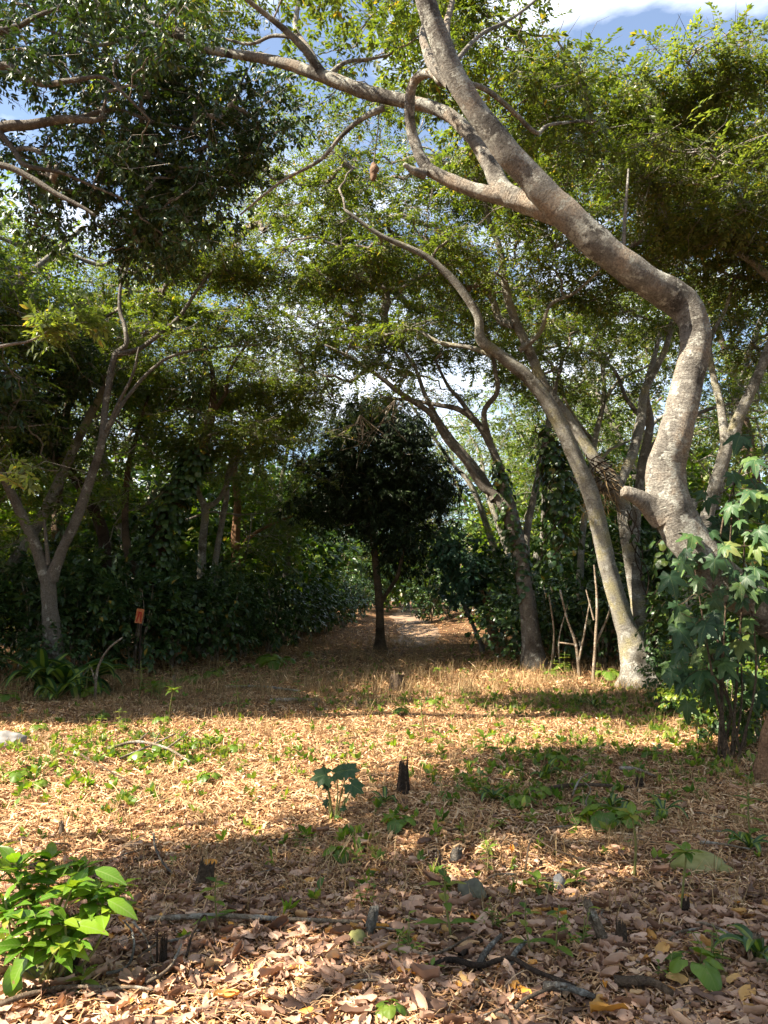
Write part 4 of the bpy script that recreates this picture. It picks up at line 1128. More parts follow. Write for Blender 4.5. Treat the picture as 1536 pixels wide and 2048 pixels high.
# --- tall shrubs with large pointed lobes at the right border
def maple_shrub(label, px, py, regs, size, tilt=(-.6, -.75), group=None):
    b = G(px, py)
    root = thing('lobed_leaf_shrub', label, 'shrub', b, group)
    ms, mf = MB(), MB()
    for (x, y, rx, ry, n_, dY) in regs:
        top = P(x, y - ry, b[1] + dY)
        st = stalk(ms, b + (rng.normal() * .1, rng.normal() * .1, -.05), top, .016, .006, .06)
        for _ in range(int(n_ * 1.45)):
            q = P(x + rng.uniform(-rx, rx), y + rng.uniform(-ry, ry), b[1] + dY + rng.uniform(-.35, .35))
            j = st[np.argmin(np.linalg.norm(st - q, axis=1))]
            stalk(ms, j, q, .004, .0025, .05, sides=4)
            D = np.array((rng.uniform(-1, .7), tilt[1] * rng.uniform(.2, 1), tilt[0] * rng.uniform(.3, 1.4)))
            U = np.array((rng.normal() * .35 - .2, -.55 + rng.normal() * .3, .9))
            scatter(mf, MAPLE, [q], [D], [U], [size * rng.uniform(.55, 1.15)])
    ms.build('stems', 'bark_brown', root, b); mf.build('foliage', 'lobed_leaf', root, b)
    return root
maple_shrub('tall shrub with big pointed blue-green lobed leaves hiding the foot of the curving tree', 1455, 1520,
            [(1400, 1110, 60, 50, 12, 0), (1390, 1200, 50, 60, 14, -.1), (1470, 1000, 65, 60, 14, .1), (1510, 930, 50, 60, 9, .1), (1490, 1130, 60, 70, 13, 0), (1390, 1290, 60, 50, 10, 0), (1500, 1240, 60, 60, 10, .1), (1400, 1360, 60, 50, 12, .15), (1480, 1340, 50, 60, 9, .2)], .95)
maple_shrub('lower shrub with lobed leaves beside the brown trunk at the right border', 1490, 1500,
            [(1450, 1420, 50, 50, 14, .6), (1500, 1400, 50, 60, 12, .5), (1530, 1330, 40, 60, 9, .4)], .7)

# bright leafy bushes behind them
RB = [bush_proto('border_bush', 41, 2.0, .85, 230, 'coffee', 'vine_leaf', sc=.8), bush_proto('border_bush', 42, 1.6, .9, 220, 'round', 'weed_leaf', sc=.75)]
rbu = [False, False]
for i, (px, py, s, w) in enumerate(((1420, 1400, 1.1, 'just behind the tall lobed shrub'), (1500, 1395, 1.25, 'under the low end of the curving trunk'), (1560, 1440, 1.2, 'at the right border behind the brown trunk'),
                                   (1375, 1375, .8, 'close to the base of the forked tree'), (1480, 1350, 1.5, 'deep under the Y-forked grey tree'), (1545, 1360, 1.7, 'deepest on the right border'), (1430, 1440, .5, 'at the edge of the litter below the lobed shrub'), (1500, 1470, .5, 'by the foot of the lower lobed shrub'), (1365, 1440, .35, 'low on the litter in front of the forked tree'), (1395, 1462, .48, 'low in front of the tall lobed shrub'), (1452, 1492, .42, 'hiding the stems of the tall lobed shrub'), (1518, 1482, .55, 'tucked behind the brown trunk at the right border'), (1345, 1420, .5, 'by the brown base of the forked tree'), (1600, 1350, 2.0, 'beyond the curving trunk, tallest of its row'))):
    g = G(px, py)
    put_bush(RB, rbu, i % 2, g[0], g[1], s, f"{'long-leaved' if i % 2 == 0 else 'round-leaved bright'} bush {w}", 'leafy bushes on the right border')

# --- striped strap-leaved plants
def strap(mb, base, az, length, width, rise, droop, stripe=True):
    d = np.array((math.cos(az), math.sin(az), 0)); s_ = np.array((-d[1], d[0], 0))
    n_ = 9; V = []
    for i in range(n_ + 1):
        t = i / n_
        c = base + d * length * t * (1 - .25 * t * droop) + np.array((0, 0, length * (rise * t - droop * t * t)))
        w = width * .5 * (.35 + 1.1 * math.sin(math.pi * min(.98, t * .85 + .12))) * (1 if t < .95 else .2)
        for k, q in enumerate((-1, -.38, 0, .38, 1)):
            V.append(c + s_ * w * q + np.array((0, 0, abs(q) * w * .45)))
    Qo, Qi = [], []
    for i in range(n_):
        for k in range(4):
            a = i * 5 + k
            (Qi if k in (1, 2) and stripe else Qo).append((a, a + 1, a + 6, a + 5))
    mb.add(V, Qo, mat=0)
    if Qi:
        mb.add(V, Qi, mat=1)
leafmat('strap_green', [(0, (.025, .065, .02)), (1, (.05, .10, .025))], trans=.25, rough=.35)
leafmat('strap_stripe', [(0, (.16, .22, .04)), (1, (.24, .28, .06))], trans=.3, rough=.35)
def strap_plant(label, px, py, n_, length, group='striped strap-leaved plants', up=.9):
    b = G(px, py)
    root = thing('striped_plant', label, 'plant', b, group)
    mf, ms = MB(), MB()
    tube(ms, np.array([b - (0, 0, .05), b + (0, 0, length * .12), b + (.01, 0, length * .22)]), [.018, .016, .010], sides=7)
    for i in range(n_):
        a = i * 2.4 + rng.uniform(-.3, .3)
        strap(mf, b + (0, 0, length * (.05 + .15 * i / n_)), a, length * rng.uniform(.7, 1.05), length * .13, up * rng.uniform(.7, 1.4), rng.uniform(.5, 1.15))
    ms.build('stem', 'green_stem', root, b); mf.build('foliage', ['strap_green', 'strap_stripe'], root, b)
for lab, px, py, n_, ln in (
        ('striped strap-leaved plant largest of the clump under the Y-trunked tree', 130, 1392, 20, 1.15), ('striped plant at the left edge of the clump under the Y-trunked tree', 85, 1388, 14, .95), ('striped plant at the hedge side of the clump under the Y-trunked tree', 165, 1385, 14, 1.0), ('small striped plant fronting the clump under the Y-trunked tree', 112, 1405, 10, .65),
        ('upright striped plant with yellow-edged leaves among the weeds on the shady right', 1222, 1625, 9, .26), ('spreading striped plant just right of the upright one', 1245, 1645, 9, .24), ('dark strap-leaved tuft near the split stump', 770, 1610, 8, .2), ('drooping striped plant on the shaded right litter', 1325, 1635, 8, .26),
        ('bright striped plant at the foot of the right border bushes', 1360, 1425, 9, .42), ('small strap-leaved tuft left of the fallen branch', 985, 1605, 8, .24), ('strap-leaved tuft among the weeds behind the fallen branch', 1090, 1560, 8, .25), ('striped tuft on the sunny litter before the forked tree', 1190, 1420, 8, .3),
        ('broad striped plant cut by the right border low down', 1520, 1930, 8, .3), ('striped tuft by the mossy rock', 1500, 1705, 8, .25)):
    strap_plant(lab, px, py, n_, ln)

# --- seedlings: a few kinds, copied over the clearing
def seedling(name, seed, kind):
    global rng
    keep = rng; rng = np.random.default_rng(seed)
    root = thing(name, '', 'seedling', (0, 0, 0))
    ms, mf = MB(), MB()
    if kind == 'pairs':
        p = stalk(ms, (0, 0, -.02), (.03, .01, .26), .005, .003, .06)
        for i, h in enumerate((.08, .14, .20, .25)):
            a0 = i * 1.6
            for s in (0, math.pi):
                d = (math.cos(a0 + s), math.sin(a0 + s), .25)
                scatter(mf, COFLEAF, [p[min(len(p) - 1, int(h / .26 * (len(p) - 1)))]], [d], [(0, 0, 1)], [rng.uniform(.7, 1.1) * (1.1 - h)])
    elif kind == 'rosette':
        stalk(ms, (0, 0, -.02), (.0, .01, .09), .005, .004, .05)
        for i in range(8):
            a = i * 2.4
            scatter(mf, COFLEAF, [(0, .01, .09 - .008 * i)], [(math.cos(a), math.sin(a), .8 - .13 * i)], [(0, 0, 1)], [rng.uniform(.6, 1.0)])
    elif kind == 'heart':
        for i in range(5):
            a = i * 1.4 + .3; q = np.array((math.cos(a) * .09, math.sin(a) * .09, rng.uniform(.06, .16)))
            stalk(ms, (0, 0, -.02), q, .003, .002, .1)
            scatter(mf, HEART, [q], [(math.cos(a), math.sin(a), -.4)], [(0, 0, 1)], [rng.uniform(.5, .9)])
    elif kind == 'topknot':
        p = stalk(ms, (0, 0, -.02), (-.04, .0, .30), .007, .005, .05)
        for i in range(9):
            a = i * 2.4
            scatter(mf, COFLEAF, [p[-1]], [(math.cos(a), math.sin(a), .7 - .12 * i)], [(0, 0, 1)], [rng.uniform(.6, 1.0)])
    elif kind == 'sprig':
        for j in range(4):
            d = rng.normal(size=3) * .08; d[2] = rng.uniform(.1, .2)
            p = stalk(ms, (0, 0, -.02), d, .003, .002, .1)
            for i in range(7):
                a = rng.random() * 6.28
                scatter(mf, COFLEAF, [p[rng.integers(3, len(p))]], [(math.cos(a), math.sin(a), .3)], [(0, 0, 1)], [rng.uniform(.25, .5)])
    ms.build('stem', 'green_stem', root); mf.build('foliage', 'weed_leaf', root)
    rng = keep
    return root
SEED = {k: seedling(nm, 50 + i, k) for i, (k, nm) in enumerate((('pairs', 'paired_leaf_seedling'), ('rosette', 'rosette_seedling'), ('heart', 'heart_leaf_seedling'), ('topknot', 'topknot_seedling'), ('sprig', 'sprig_seedling')))}
sused = set()
def put_seed(kind, px, py, sc, label, group, rz=None):
    g = G(px, py)
    rz = rng.random() * 6.28 if rz is None else rz
    if kind not in sused:
        o = SEED[kind]; sused.add(kind); o.location = tuple(g); o.rotation_euler = (0, 0, rz); o.scale = (sc,) * 3; o['label'] = label
    else:
        o = copy_thing(SEED[kind], g, rz, sc, label)
    o['group'] = group
HERO = [('topknot', 1268, 1750, 1.15, 'palm-like seedling on a bare pale stem by the sunny spot'), ('topknot', 1362, 1825, 1.0, 'yellow-green sprout glowing in the sunny spot below the mossy rock'), ('pairs', 905, 1880, 1.25, 'broad-leaved seedling with two spread leaves above the dark sticks'),
        ('rosette', 1075, 1790, 1.0, 'bushy bright seedling left of the small grey stone'), ('rosette', 1150, 1775, .9, 'dark drooping seedling right of the small grey stone'), ('heart', 1215, 1660, 1.3, 'heart-leaved plant under the upright striped plant'), ('heart', 1245, 1665, .9, 'smaller heart-leaved plant beside the striped plants'),
        ('sprig', 1155, 1895, 1.0, 'low spreading green sprig left of the leaning broken stick'), ('pairs', 1400, 1500, 1.3, 'leafy seedling in the shade near the right border'), ('rosette', 1185, 1530, 1.4, 'bright leafy seedling among the weeds behind the fallen branch'), ('pairs', 850, 1470, 1.6, 'tall pale seedling standing behind the split stump'),
        ('rosette', 970, 1505, 1.9, 'dark leafy clump of seedling right of the split stump'), ('rosette', 885, 1495, 1.4, 'glowing yellow-green seedling at the end of the sunlit strip'), ('pairs', 480, 1425, 1.9, 'bright sprout on the shade edge left of the path'), ('topknot', 337, 1440, 1.3, 'flat-topped pale sprout on the shade edge by the hedge'),
        ('pairs', 600, 1410, 1.5, 'light green sprout on the shade edge near the path'), ('pairs', 740, 1415, 1.6, 'dark leafy sprout on the shade edge right of the path'), ('sprig', 1440, 1940, 1.0, 'narrow-leaved sprig near the bottom right stump'), ('pairs', 1310, 1660, 1.0, 'thin seedling on the shaded litter at right'),
        ('sprig', 130, 1965, .8, 'tiny-leaved sprig in the shadow of the glossy bush'), ('rosette', 165, 1985, .8, 'yellow-edged sprout in front of the glossy bush'), ('rosette', 715, 1730, .7, 'pale upright sprout in the big shadow'), ('sprig', 730, 1815, .8, 'ferny sprig left of the greenish broken stump'),
        ('heart', 780, 2035, .45, 'pair of round green leaves at the bottom border'), ('pairs', 1505, 1690, 1.3, 'large-leaved seedling at the right border above the rock'), ('sprig', 1330, 1960, .6, 'small green shoot on the dark leaf litter'), ('pairs', 800, 1380, 1.2, 'dark shoot behind the low stump on the path'),
        ('topknot', 870, 1375, 1.1, 'slim sprout right of the low stump on the path'), ('rosette', 410, 1570, .8, 'green clump on the sunny straw in the left half')]
for k, px, py, s, lab in HERO: put_seed(k, px, py, s, lab, 'seedlings over the clearing')
KN = {'pairs': 'upright paired-leaf', 'rosette': 'bushy', 'heart': 'round-leaved', 'topknot': 'tufted', 'sprig': 'fine-leaved'}
ZONES = [(180, 1475, 180, 35, 30, 'on the sunny left litter near the pale rock'), (330, 1510, 110, 40, 22, 'around the twig pile on the sunny litter'), (1120, 1500, 200, 45, 30, 'among the weeds on the right of the clearing'), (1330, 1450, 110, 35, 18, 'before the right border bushes'),
         (900, 1420, 350, 22, 22, 'on the bright strip at the mouth of the path'), (1050, 1600, 190, 50, 20, 'in the shade around the fallen branch'), (1420, 1580, 100, 60, 12, 'in the shade near the brown trunk'), (600, 1500, 180, 50, 16, 'on the orange straw in the middle'), (700, 1340, 280, 20, 18, 'in the dim grass of the path'),
         (1000, 1330, 90, 20, 10, 'by the vine-wrapped trunk'), (60, 1560, 80, 50, 9, 'in the shade patch on the left'), (950, 1720, 300, 50, 10, 'in the big shadow'), (1100, 1920, 330, 60, 8, 'on the dark leaf litter in front')]
for x, y, rx, ry, n_, w in ZONES:
    for i in range(n_):
        k = ('pairs', 'rosette', 'heart', 'sprig', 'sprig')[int(rng.integers(0, 5))]
        px, py = x + rng.normal() * rx * .6, y + rng.normal() * ry * .6
        put_seed(k, px, max(1300, min(py, 2030)), rng.uniform(.45, 1.0), f'small {KN[k]} seedling {w}', 'small seedlings scattered ' + w)
# leafy undergrowth at the feet of the hedges
for x0, y0, x1, y1, n_, w in ((-30, 1405, 330, 1390, 16, 'at the foot of the left hedge'), (330, 1375, 660, 1310, 16, 'along the left hedge'), (1090, 1350, 1260, 1372, 10, 'at the foot of the right thicket'), (1340, 1420, 1530, 1470, 14, 'below the right border bushes')):
    for i in range(n_):
        t = rng.random(); k = ('pairs', 'rosette', 'heart', 'sprig')[int(rng.integers(0, 4))]
        put_seed(k, x0 + (x1 - x0) * t, y0 + (y1 - y0) * t + rng.normal() * 6, rng.uniform(1.2, 2.4), f'knee-high {KN[k]} plant {w}', 'low plants ' + w)

# --- creepers
def creeper(label, paths, n_, leafT, leafm, rad, hang=0.0, sc=1.0, name='climbing_vine'):
    allp = [np.array([P(*q) for q in pth]) for pth in paths]
    b = allp[0][0].copy()
    root = thing(name, label, 'vine', b)
    ms, mf = MB(), MB()
    for ap in allp:
        cp = catmull(ap, 8)
        for j in range(3):
            ph = j * 2.1
            tw = np.stack([np.cos(np.arange(len(cp)) * .6 + ph), np.sin(np.arange(len(cp)) * .6 + ph), 0 * cp[:, 0]], 1) * rad * .8
            tube(ms, cp + tw, np.full(len(cp), .012), sides=5)
        k = rng.integers(0, len(cp), n_)
        off = rng.normal(size=(n_, 3)); off[:, 2] *= .5
        pos = cp[k] + norm(off) * rad * rng.uniform(.6, 1.5, (n_, 1)) - np.array((0, 0, 1)) * rng.random((n_, 1)) * hang
        D = norm(off) * .6 + np.array((0, -.1, -.7)) + rng.normal(size=off.shape) * .2
        scatter(mf, leafT, pos, D, norm(off) + (0, 0, .5), sc * rng.uniform(.6, 1.2, n_))
    ms.build('stems', 'dark_wood', root, b); mf.build('foliage', leafm, root, b)
    return root
creeper('leafy creeper wrapped around the dark trunk of the many-limbed tree', [[(1050, 1180, 18), (1040, 1110, 18), (1022, 1040, 18), (1006, 975, 18), (995, 930, 18)]], 330, HEART, 'hedge_leaf', .20, .15, .95)
creeper('dark leafy creeper hanging between the vine-wrapped trunk and the forked tree', [[(1105, 1120, 16.5), (1108, 1000, 16.5), (1102, 900, 16.5), (1090, 850, 16.5)], [(1130, 1060, 16.6), (1128, 960, 16.6), (1120, 880, 16.6)]], 200, HEART, 'hedge_leaf', .30, .5, 1.0)
creeper('dark creeper covering the tree that leans right over the hedge', [[(300, 1170, 19.2), (318, 1090, 19.1), (340, 1020, 19), (368, 955, 18.9), (398, 900, 18.8)]], 900, HEART, 'hedge_leaf', .32, .25, 1.1)
creeper('curtain of dark foliage dangling above the left hedge', [[(392, 860, 18.4), (388, 790, 18.4), (395, 710, 18.4), (400, 660, 18.4)]], 420, COFLEAF, 'hedge_leaf', .20, .3, 1.3, name='hanging_vine')
creeper('leafy creeper hanging beside the stem base of the forked tree', [[(1310, 1330, 14.2), (1318, 1250, 14.3), (1325, 1150, 14.4), (1330, 1080, 14.4)]], 200, HEART, 'vine_leaf', .2, .2, 1.1)
creeper('tangle of dry vine on the broken top of the forked tree stem', [[(1222, 985, 14.5), (1210, 940, 14.5), (1190, 910, 14.5)], [(1195, 1010, 14.5), (1200, 960, 14.5), (1205, 920, 14.5)]], 120, BLADE, 'straw', .22, .5, 1.8, name='dry_vine')
creeper('thin twisted vine climbing the middle stem of the forked tree', [[(1290, 1360, 14.2), (1305, 1290, 14.2), (1300, 1200, 14.4), (1275, 1100, 14.5), (1262, 1020, 14.5)]], 24, HEART, 'vine_leaf', .10, .1, .8)

# --- stumps and broken stakes
def stump(label, px, py, hpx, wpx, mat='dead_wood', lean=(0, 0), jag=.35, name='stump', grooves=.18, taper=.72):
    b = G(px, py); s = b[1] / F
    h, r = hpx * s, wpx * s / 2
    root = thing(name, label, name.replace('_', ' '), b)
    n_, sd = 9, 16
    mb = MB(); V, UV = [], []
    seed = rng.random() * 50
    for i in range(n_ + 1):
        t = i / n_
        for k in range(sd + 1):
            a = 2 * math.pi * (k % sd) / sd
            f = 1 + grooves * math.sin(a * 5 + seed) + .22 * mnoise.noise(Vector((math.cos(a) * 1.5 + seed, math.sin(a) * 1.5, t * 2)))
            top = h * (1 - jag * (.5 + .5 * mnoise.noise(Vector((math.cos(a) * 1.8 + seed, math.sin(a) * 1.8, 7))) * (1 + .5 * mnoise.noise(Vector((a * 3, seed, 2))))) - jag * .3 * (k % 2))
            z = -.03 + (top + .03) * t
            rr = r * f * (1.25 - .25 * min(1, t * 4)) * (1 - (1 - taper) * t)
            V.append(b + (math.cos(a) * rr + lean[0] * z, math.sin(a) * rr + lean[1] * z, z)); UV.append((a * r, z))
    s1 = sd + 1
    I, K = np.meshgrid(np.arange(n_), np.arange(sd), indexing='ij'); a = (I * s1 + K).ravel()
    mb.add(V, np.stack([a, a + 1, a + 1 + s1, a + s1], 1), uv=UV)
    c = b + (lean[0] * h * .6, lean[1] * h * .6, h * (1 - jag) * .75)
    ring = np.array(V[n_ * s1:]); mb.add(np.vstack([ring, c]), None, [(k, k + 1, s1) for k in range(sd)])
    ms = mb
    for k in range(4):
        a = rng.random() * 6.28
        q = b + (math.cos(a) * r * .6 + lean[0] * h * .6, math.sin(a) * r * .75 + lean[1] * h * .6, h * .45)
        tube(ms, np.array([q, q + (lean[0] * h * .2, lean[1] * h * .2, h * rng.uniform(.25, .55))]), [r * .18, r * .05], sides=5)
    mb.build('wood', mat, root, b)
    return root
stump('dark split broken stump standing at the end of the sunlit strip', 806, 1592, 82, 24, 'dark_wood', (.03, 0), .4)
stump('crumbly brown low stump in the big shadow', 408, 1770, 50, 38, 'bark_brown', (.1, 0), .5)
stump('greenish split stump at the end of the long pale stick', 738, 1868, 62, 24, 'bark_lichen', (.2, 0), .4)
stump('pale stake broken off and leaning left near the dark sticks', 1212, 1890, 95, 22, 'dead_wood', (-.42, 0), .25, name='broken_stake')
stump('frayed brown stump right of the leaning stake', 1243, 1890, 52, 26, 'bark_brown', (0, 0), .5)
stump('grey post stump at the bottom right border', 1517, 1925, 62, 18, 'dead_wood', (.0, 0), .3)
stump('little sunlit straw-coloured stump on the left', 124, 1675, 38, 12, 'dead_wood', (-.1, 0), .4)
stump('small black pointed stump in the shade', 877, 1740, 38, 10, 'dark_wood', (0, 0), .5)
stump('short grey stump by the dark mossy stone', 912, 1725, 34, 24, 'bark_grey', (.15, 0), .4)
stump('low dark stump on the path beyond the sunlit strip', 797, 1382, 42, 34, 'bark_brown', (0, 0), .4)
stump('dark fibrous stump among the seedlings on the shady right', 1280, 1582, 34, 18, 'dark_wood', (0, 0), .5)
stump('charred stake cluster stub right of the glossy bush', 326, 1935, 74, 15, 'dark_wood', (.02, 0), .5)
stump('thin charred stake left of the thicker charred stub', 314, 1938, 72, 4, 'dark_wood', (-.03, 0), .2, name='broken_stake')
stump('black curved stub at the foot of the glossy bush', 144, 1945, 36, 16, 'dark_wood', (.25, 0), .4)
stump('leaf-draped stub behind the yellow sprout in the sunny spot', 1372, 1830, 40, 16, 'dark_wood', (.05, 0), .5)
stump('short pale cut stake under the hedge leaves', 347, 1378, 30, 8, 'dead_wood', (0, 0), .2, name='broken_stake')
stump('thin pale stake on the bright strip left of the path', 632, 1420, 16, 7, 'dead_wood', (0, 0), .2, name='broken_stake')
stump('second thin pale stake on the bright strip nearer the path', 712, 1415, 16, 7, 'dead_wood', (0, 0), .2, name='broken_stake')
# trunk foot cut by the right border
tree('leaning_tree', 'reddish brown trunk cut off by the right border beside the lobed shrubs', 'tree',
     [('trunk', [(1536, 1548, 7.0, 46), (1538, 1480, 7.0, 38), (1552, 1420, 7.0, 34), (1600, 1250, 7, 28), (1680, 900, 7, 22), (1740, 500, 7, 14)])],
     [(1800, 300, 160, 200, 6, 9, 40)], 'broad', 'hedge_leaf', 'bark_rust', tip=.005, lump=.15)

# --- rocks
def rock(label, px, py, w, d, h, mat, seed):
    b = G(px, py); s = b[1] / F
    bm = bmesh.new(); bmesh.ops.create_icosphere(bm, subdivisions=4, radius=1)
    for v in bm.verts:
        q = v.co.copy()
        f = 1 + .28 * mnoise.noise(q * 1.1 + Vector((seed, 0, 0))) + .10 * mnoise.noise(q * 3 + Vector((0, seed, 0))) + .035 * mnoise.noise(q * 9)
        v.co = Vector((q.x * w * s / 2 * f, q.y * d * s / 2 * f, (q.z * f + .35) * h * s * .75))
    me = bpy.data.meshes.new('rock'); bm.to_mesh(me); bm.free()
    for p in me.polygons: p.use_smooth = True
    me.materials.append(MATS[mat])
    o = bpy.data.objects.new('rock', me); o.location = tuple(b); COL.objects.link(o)
    tag(o, label, 'rock')
rock('pale grey boulder cut by the left border on the sunny litter', 8, 1494, 78, 60, 30, 'rock_pale', 1)
rock('long low yellow-mossy rock by the sunny spot on the right', 1395, 1738, 98, 60, 34, 'rock_mossy', 2)
rock('dark moss-green stone in the shade left of the bright seedling', 945, 1800, 54, 44, 38, 'rock_dark', 3)
rock('small rounded grey stone between two seedlings', 1118, 1775, 24, 24, 24, 'rock_pale', 4)
rock('small olive stone near the end of the long pale stick', 713, 1890, 38, 34, 26, 'rock_mossy', 5)
rock('tiny mossy stone at the right end of the long mossy rock', 1452, 1745, 34, 28, 14, 'rock_mossy', 6)
rock('low grey stone beside the foot of the leaning young tree', 972, 1285, 26, 20, 14, 'rock_dark', 7)
rock('squat dark stone under the glossy bush', 75, 1955, 80, 60, 44, 'rock_dark', 8)

# --- fallen sticks
def stick(label, pts, w, mat='dead_wood', name='fallen_stick', side=None, group=None):
    g = [G(*q[:2]) + (0, 0, (q[2] if len(q) > 2 else .012) + .022) for q in pts]
    s = np.mean([q[1] for q in g]) / F
    b = g[0]
    cp = catmull(g, 6)
    mb = MB(); tube(mb, cp, np.linspace(w * s / 2, w * s / 2 * .55, len(cp)), sides=8, lump=.25, seed=w + pts[0][0])
    if side:
        for sp in side:
            q = [G(*u[:2]) + (0, 0, (u[2] if len(u) > 2 else .02)) for u in sp]
            c2 = catmull(q, 5); tube(mb, c2, np.linspace(w * s * .3, w * s * .12, len(c2)), sides=6, lump=.2)
    o = mb.build(name, mat, None, b)
    tag(o, label, 'stick', group)
stick('long straight pale stick lying across the front shade', [(300, 1852), (430, 1854, .03), (560, 1856, .02), (690, 1858), (725, 1858)], 11)
stick('curved brown branch lying on the shady weeds at right', [(1065, 1602, .04), (1120, 1594, .06), (1180, 1587, .05), (1262, 1585, .02)], 10, 'bark_brown', 'fallen_branch')
stick('dark crooked stick upper left of the black tangle at bottom', [(920, 1932, .02), (945, 1912, .02), (965, 1900, .02)], 10, 'dark_wood')
stick('thick grey crooked stick in the middle of the bottom tangle', [(955, 1952, .0), (968, 1925, .012), (985, 1908, .02), (1002, 1890, .02)], 14, 'bark_grey')
stick('light-barked crooked stick right of the thick grey one', [(1018, 1946, .0), (1030, 1924, .015), (1052, 1904, .025)], 13, 'bark_lichen')
stick('dark snaking branch running along the bottom tangle', [(860, 1956, .02), (900, 1945, .03), (960, 1952, .02), (1020, 1942, .03), (1070, 1968, .03), (1150, 1995, .02), (1190, 2012)], 13, 'dark_wood', 'fallen_branch')
stick('grey knotty branch lying bottom centre', [(1090, 1990), (1130, 2002, .03), (1190, 2016, .02)], 18, 'bark_grey', 'fallen_branch')
stick('dark branch lying low on the right litter', [(1230, 1980, .01), (1300, 1990, .03), (1345, 2010, .02)], 22, 'bark_brown', 'fallen_branch')
stick('slim curved dry stick bottom centre under the tangle', [(1030, 2035), (1060, 2022, .03), (1120, 2005, .04), (1150, 2008, .03)], 9)
stick('pale thin stick slanting toward the dark tangle', [(820, 1925, .01), (880, 1925, .02), (930, 1908, .04), (945, 1902, .04)], 6)
stick('curved grey twig in the big shadow', [(306, 1690, .05), (310, 1715, .04), (325, 1740, .02), (344, 1758)], 5, 'bark_grey', 'fallen_twig')
stick('bleached stick lying in front of the glossy bush', [(-10, 2030), (60, 2010, .02), (130, 1996, .02), (210, 1992)], 12)
stick('pale stick continuing right of the yellow sprout', [(205, 1998), (260, 1996, .02), (305, 1998)], 8)
stick('bent bare twig left of the charred stakes', [(212, 1968, .02), (250, 1962, .03), (266, 1940, .06), (262, 1922, .10), (247, 1910, .12)], 6, 'bark_grey', 'fallen_twig')
stick('arched dark twig right of the charred stakes', [(372, 1930), (385, 1905, .06), (408, 1886, .10), (425, 1900, .04), (432, 1912)], 5, 'dark_wood', 'fallen_twig')
stick('slanting pale twig by the charred stakes', [(265, 1880, .06), (290, 1905, .04), (308, 1942)], 5, 'dead_wood', 'fallen_twig')
stick('crooked twig in front of the charred stakes', [(290, 1985), (335, 1965, .03), (355, 1940, .05), (362, 1928, .06)], 7, 'dead_wood', 'fallen_twig')
stick('dry branch in the twig pile on the sunny left litter', [(215, 1512, .05), (270, 1512, .12), (330, 1520, .10), (380, 1535, .03)], 7, 'dead_wood', 'fallen_branch', [[(270, 1512, .12), (300, 1498, .2)], [(330, 1520, .1), (365, 1508, .18), (380, 1500, .22)]])
stick('forked dry branch behind the twig pile', [(240, 1530, .04), (300, 1516, .10), (350, 1502, .16)], 5, 'dead_wood', 'fallen_branch', [[(300, 1516, .1), (320, 1500, .2)]])
stick('dark crooked twig sloping toward the left shade patch', [(160, 1540, .12), (190, 1550, .08), (225, 1562, .05), (258, 1572)], 4, 'bark_brown', 'fallen_twig')
stick('dry stick near the grey twig heap on the right', [(1240, 1545, .02), (1275, 1552, .04), (1310, 1562, .02)], 8)
stick('bleached twig crossing before the upright striped plant', [(1145, 1610, .05), (1160, 1595, .12), (1180, 1585, .14)], 4, 'dead_wood', 'fallen_twig')
stick('zigzag pale twig beside the heart-leaved plant', [(1185, 1640), (1172, 1622, .04), (1182, 1605, .08), (1170, 1595, .1)], 4, 'dead_wood', 'fallen_twig')
stick('long thin curved twig above the small grey stone', [(1050, 1755, .02), (1066, 1725, .12), (1110, 1735, .08), (1180, 1745, .04), (1230, 1746)], 4, 'bark_brown', 'fallen_twig')
stick('pale stick lying behind the mossy rock', [(1400, 1695), (1440, 1708, .04), (1500, 1712, .02)], 6)
stick('short pale log by the leaves right of the centre tree', [(540, 1405), (590, 1406, .03), (640, 1404)], 9, 'dead_wood', 'fallen_branch')
stick('fallen pale branch in the dim path grass', [(452, 1378, .02), (520, 1382, .06), (600, 1388, .03)], 6, 'bark_lichen', 'fallen_branch')
# plain short twigs
mb = MB(); tube(mb, catmull([(0, 0, .006), (.08, .01, .016), (.18, -.012, .012), (.27, .01, .006)], 4), np.linspace(.005, .002, 13), sides=6, lump=.2)
tw0 = mb.build('fallen_twig', 'dead_wood')
tag(tw0, '', 'twig', 'short dry twigs on the litter')
for i in range(90):
    py = rng.uniform(1430, 2040); px = rng.uniform(-20, 1556); g = G(px, py) + (0, 0, .008)
    o = tw0 if i == 0 else tw0.copy()
    if i: COL.objects.link(o)
    o.location = tuple(g); o.rotation_euler = (rng.normal() * .06, rng.normal() * .12, rng.random() * 6.28); s = rng.uniform(.5, 1.4); o.scale = (s, s, s * 1.3)
    o['label'] = ('short dry twig on the leaves close in front' if py > 1850 else 'short dry twig on the shaded litter' if py > 1640 else 'short dry twig on the sunny straw')

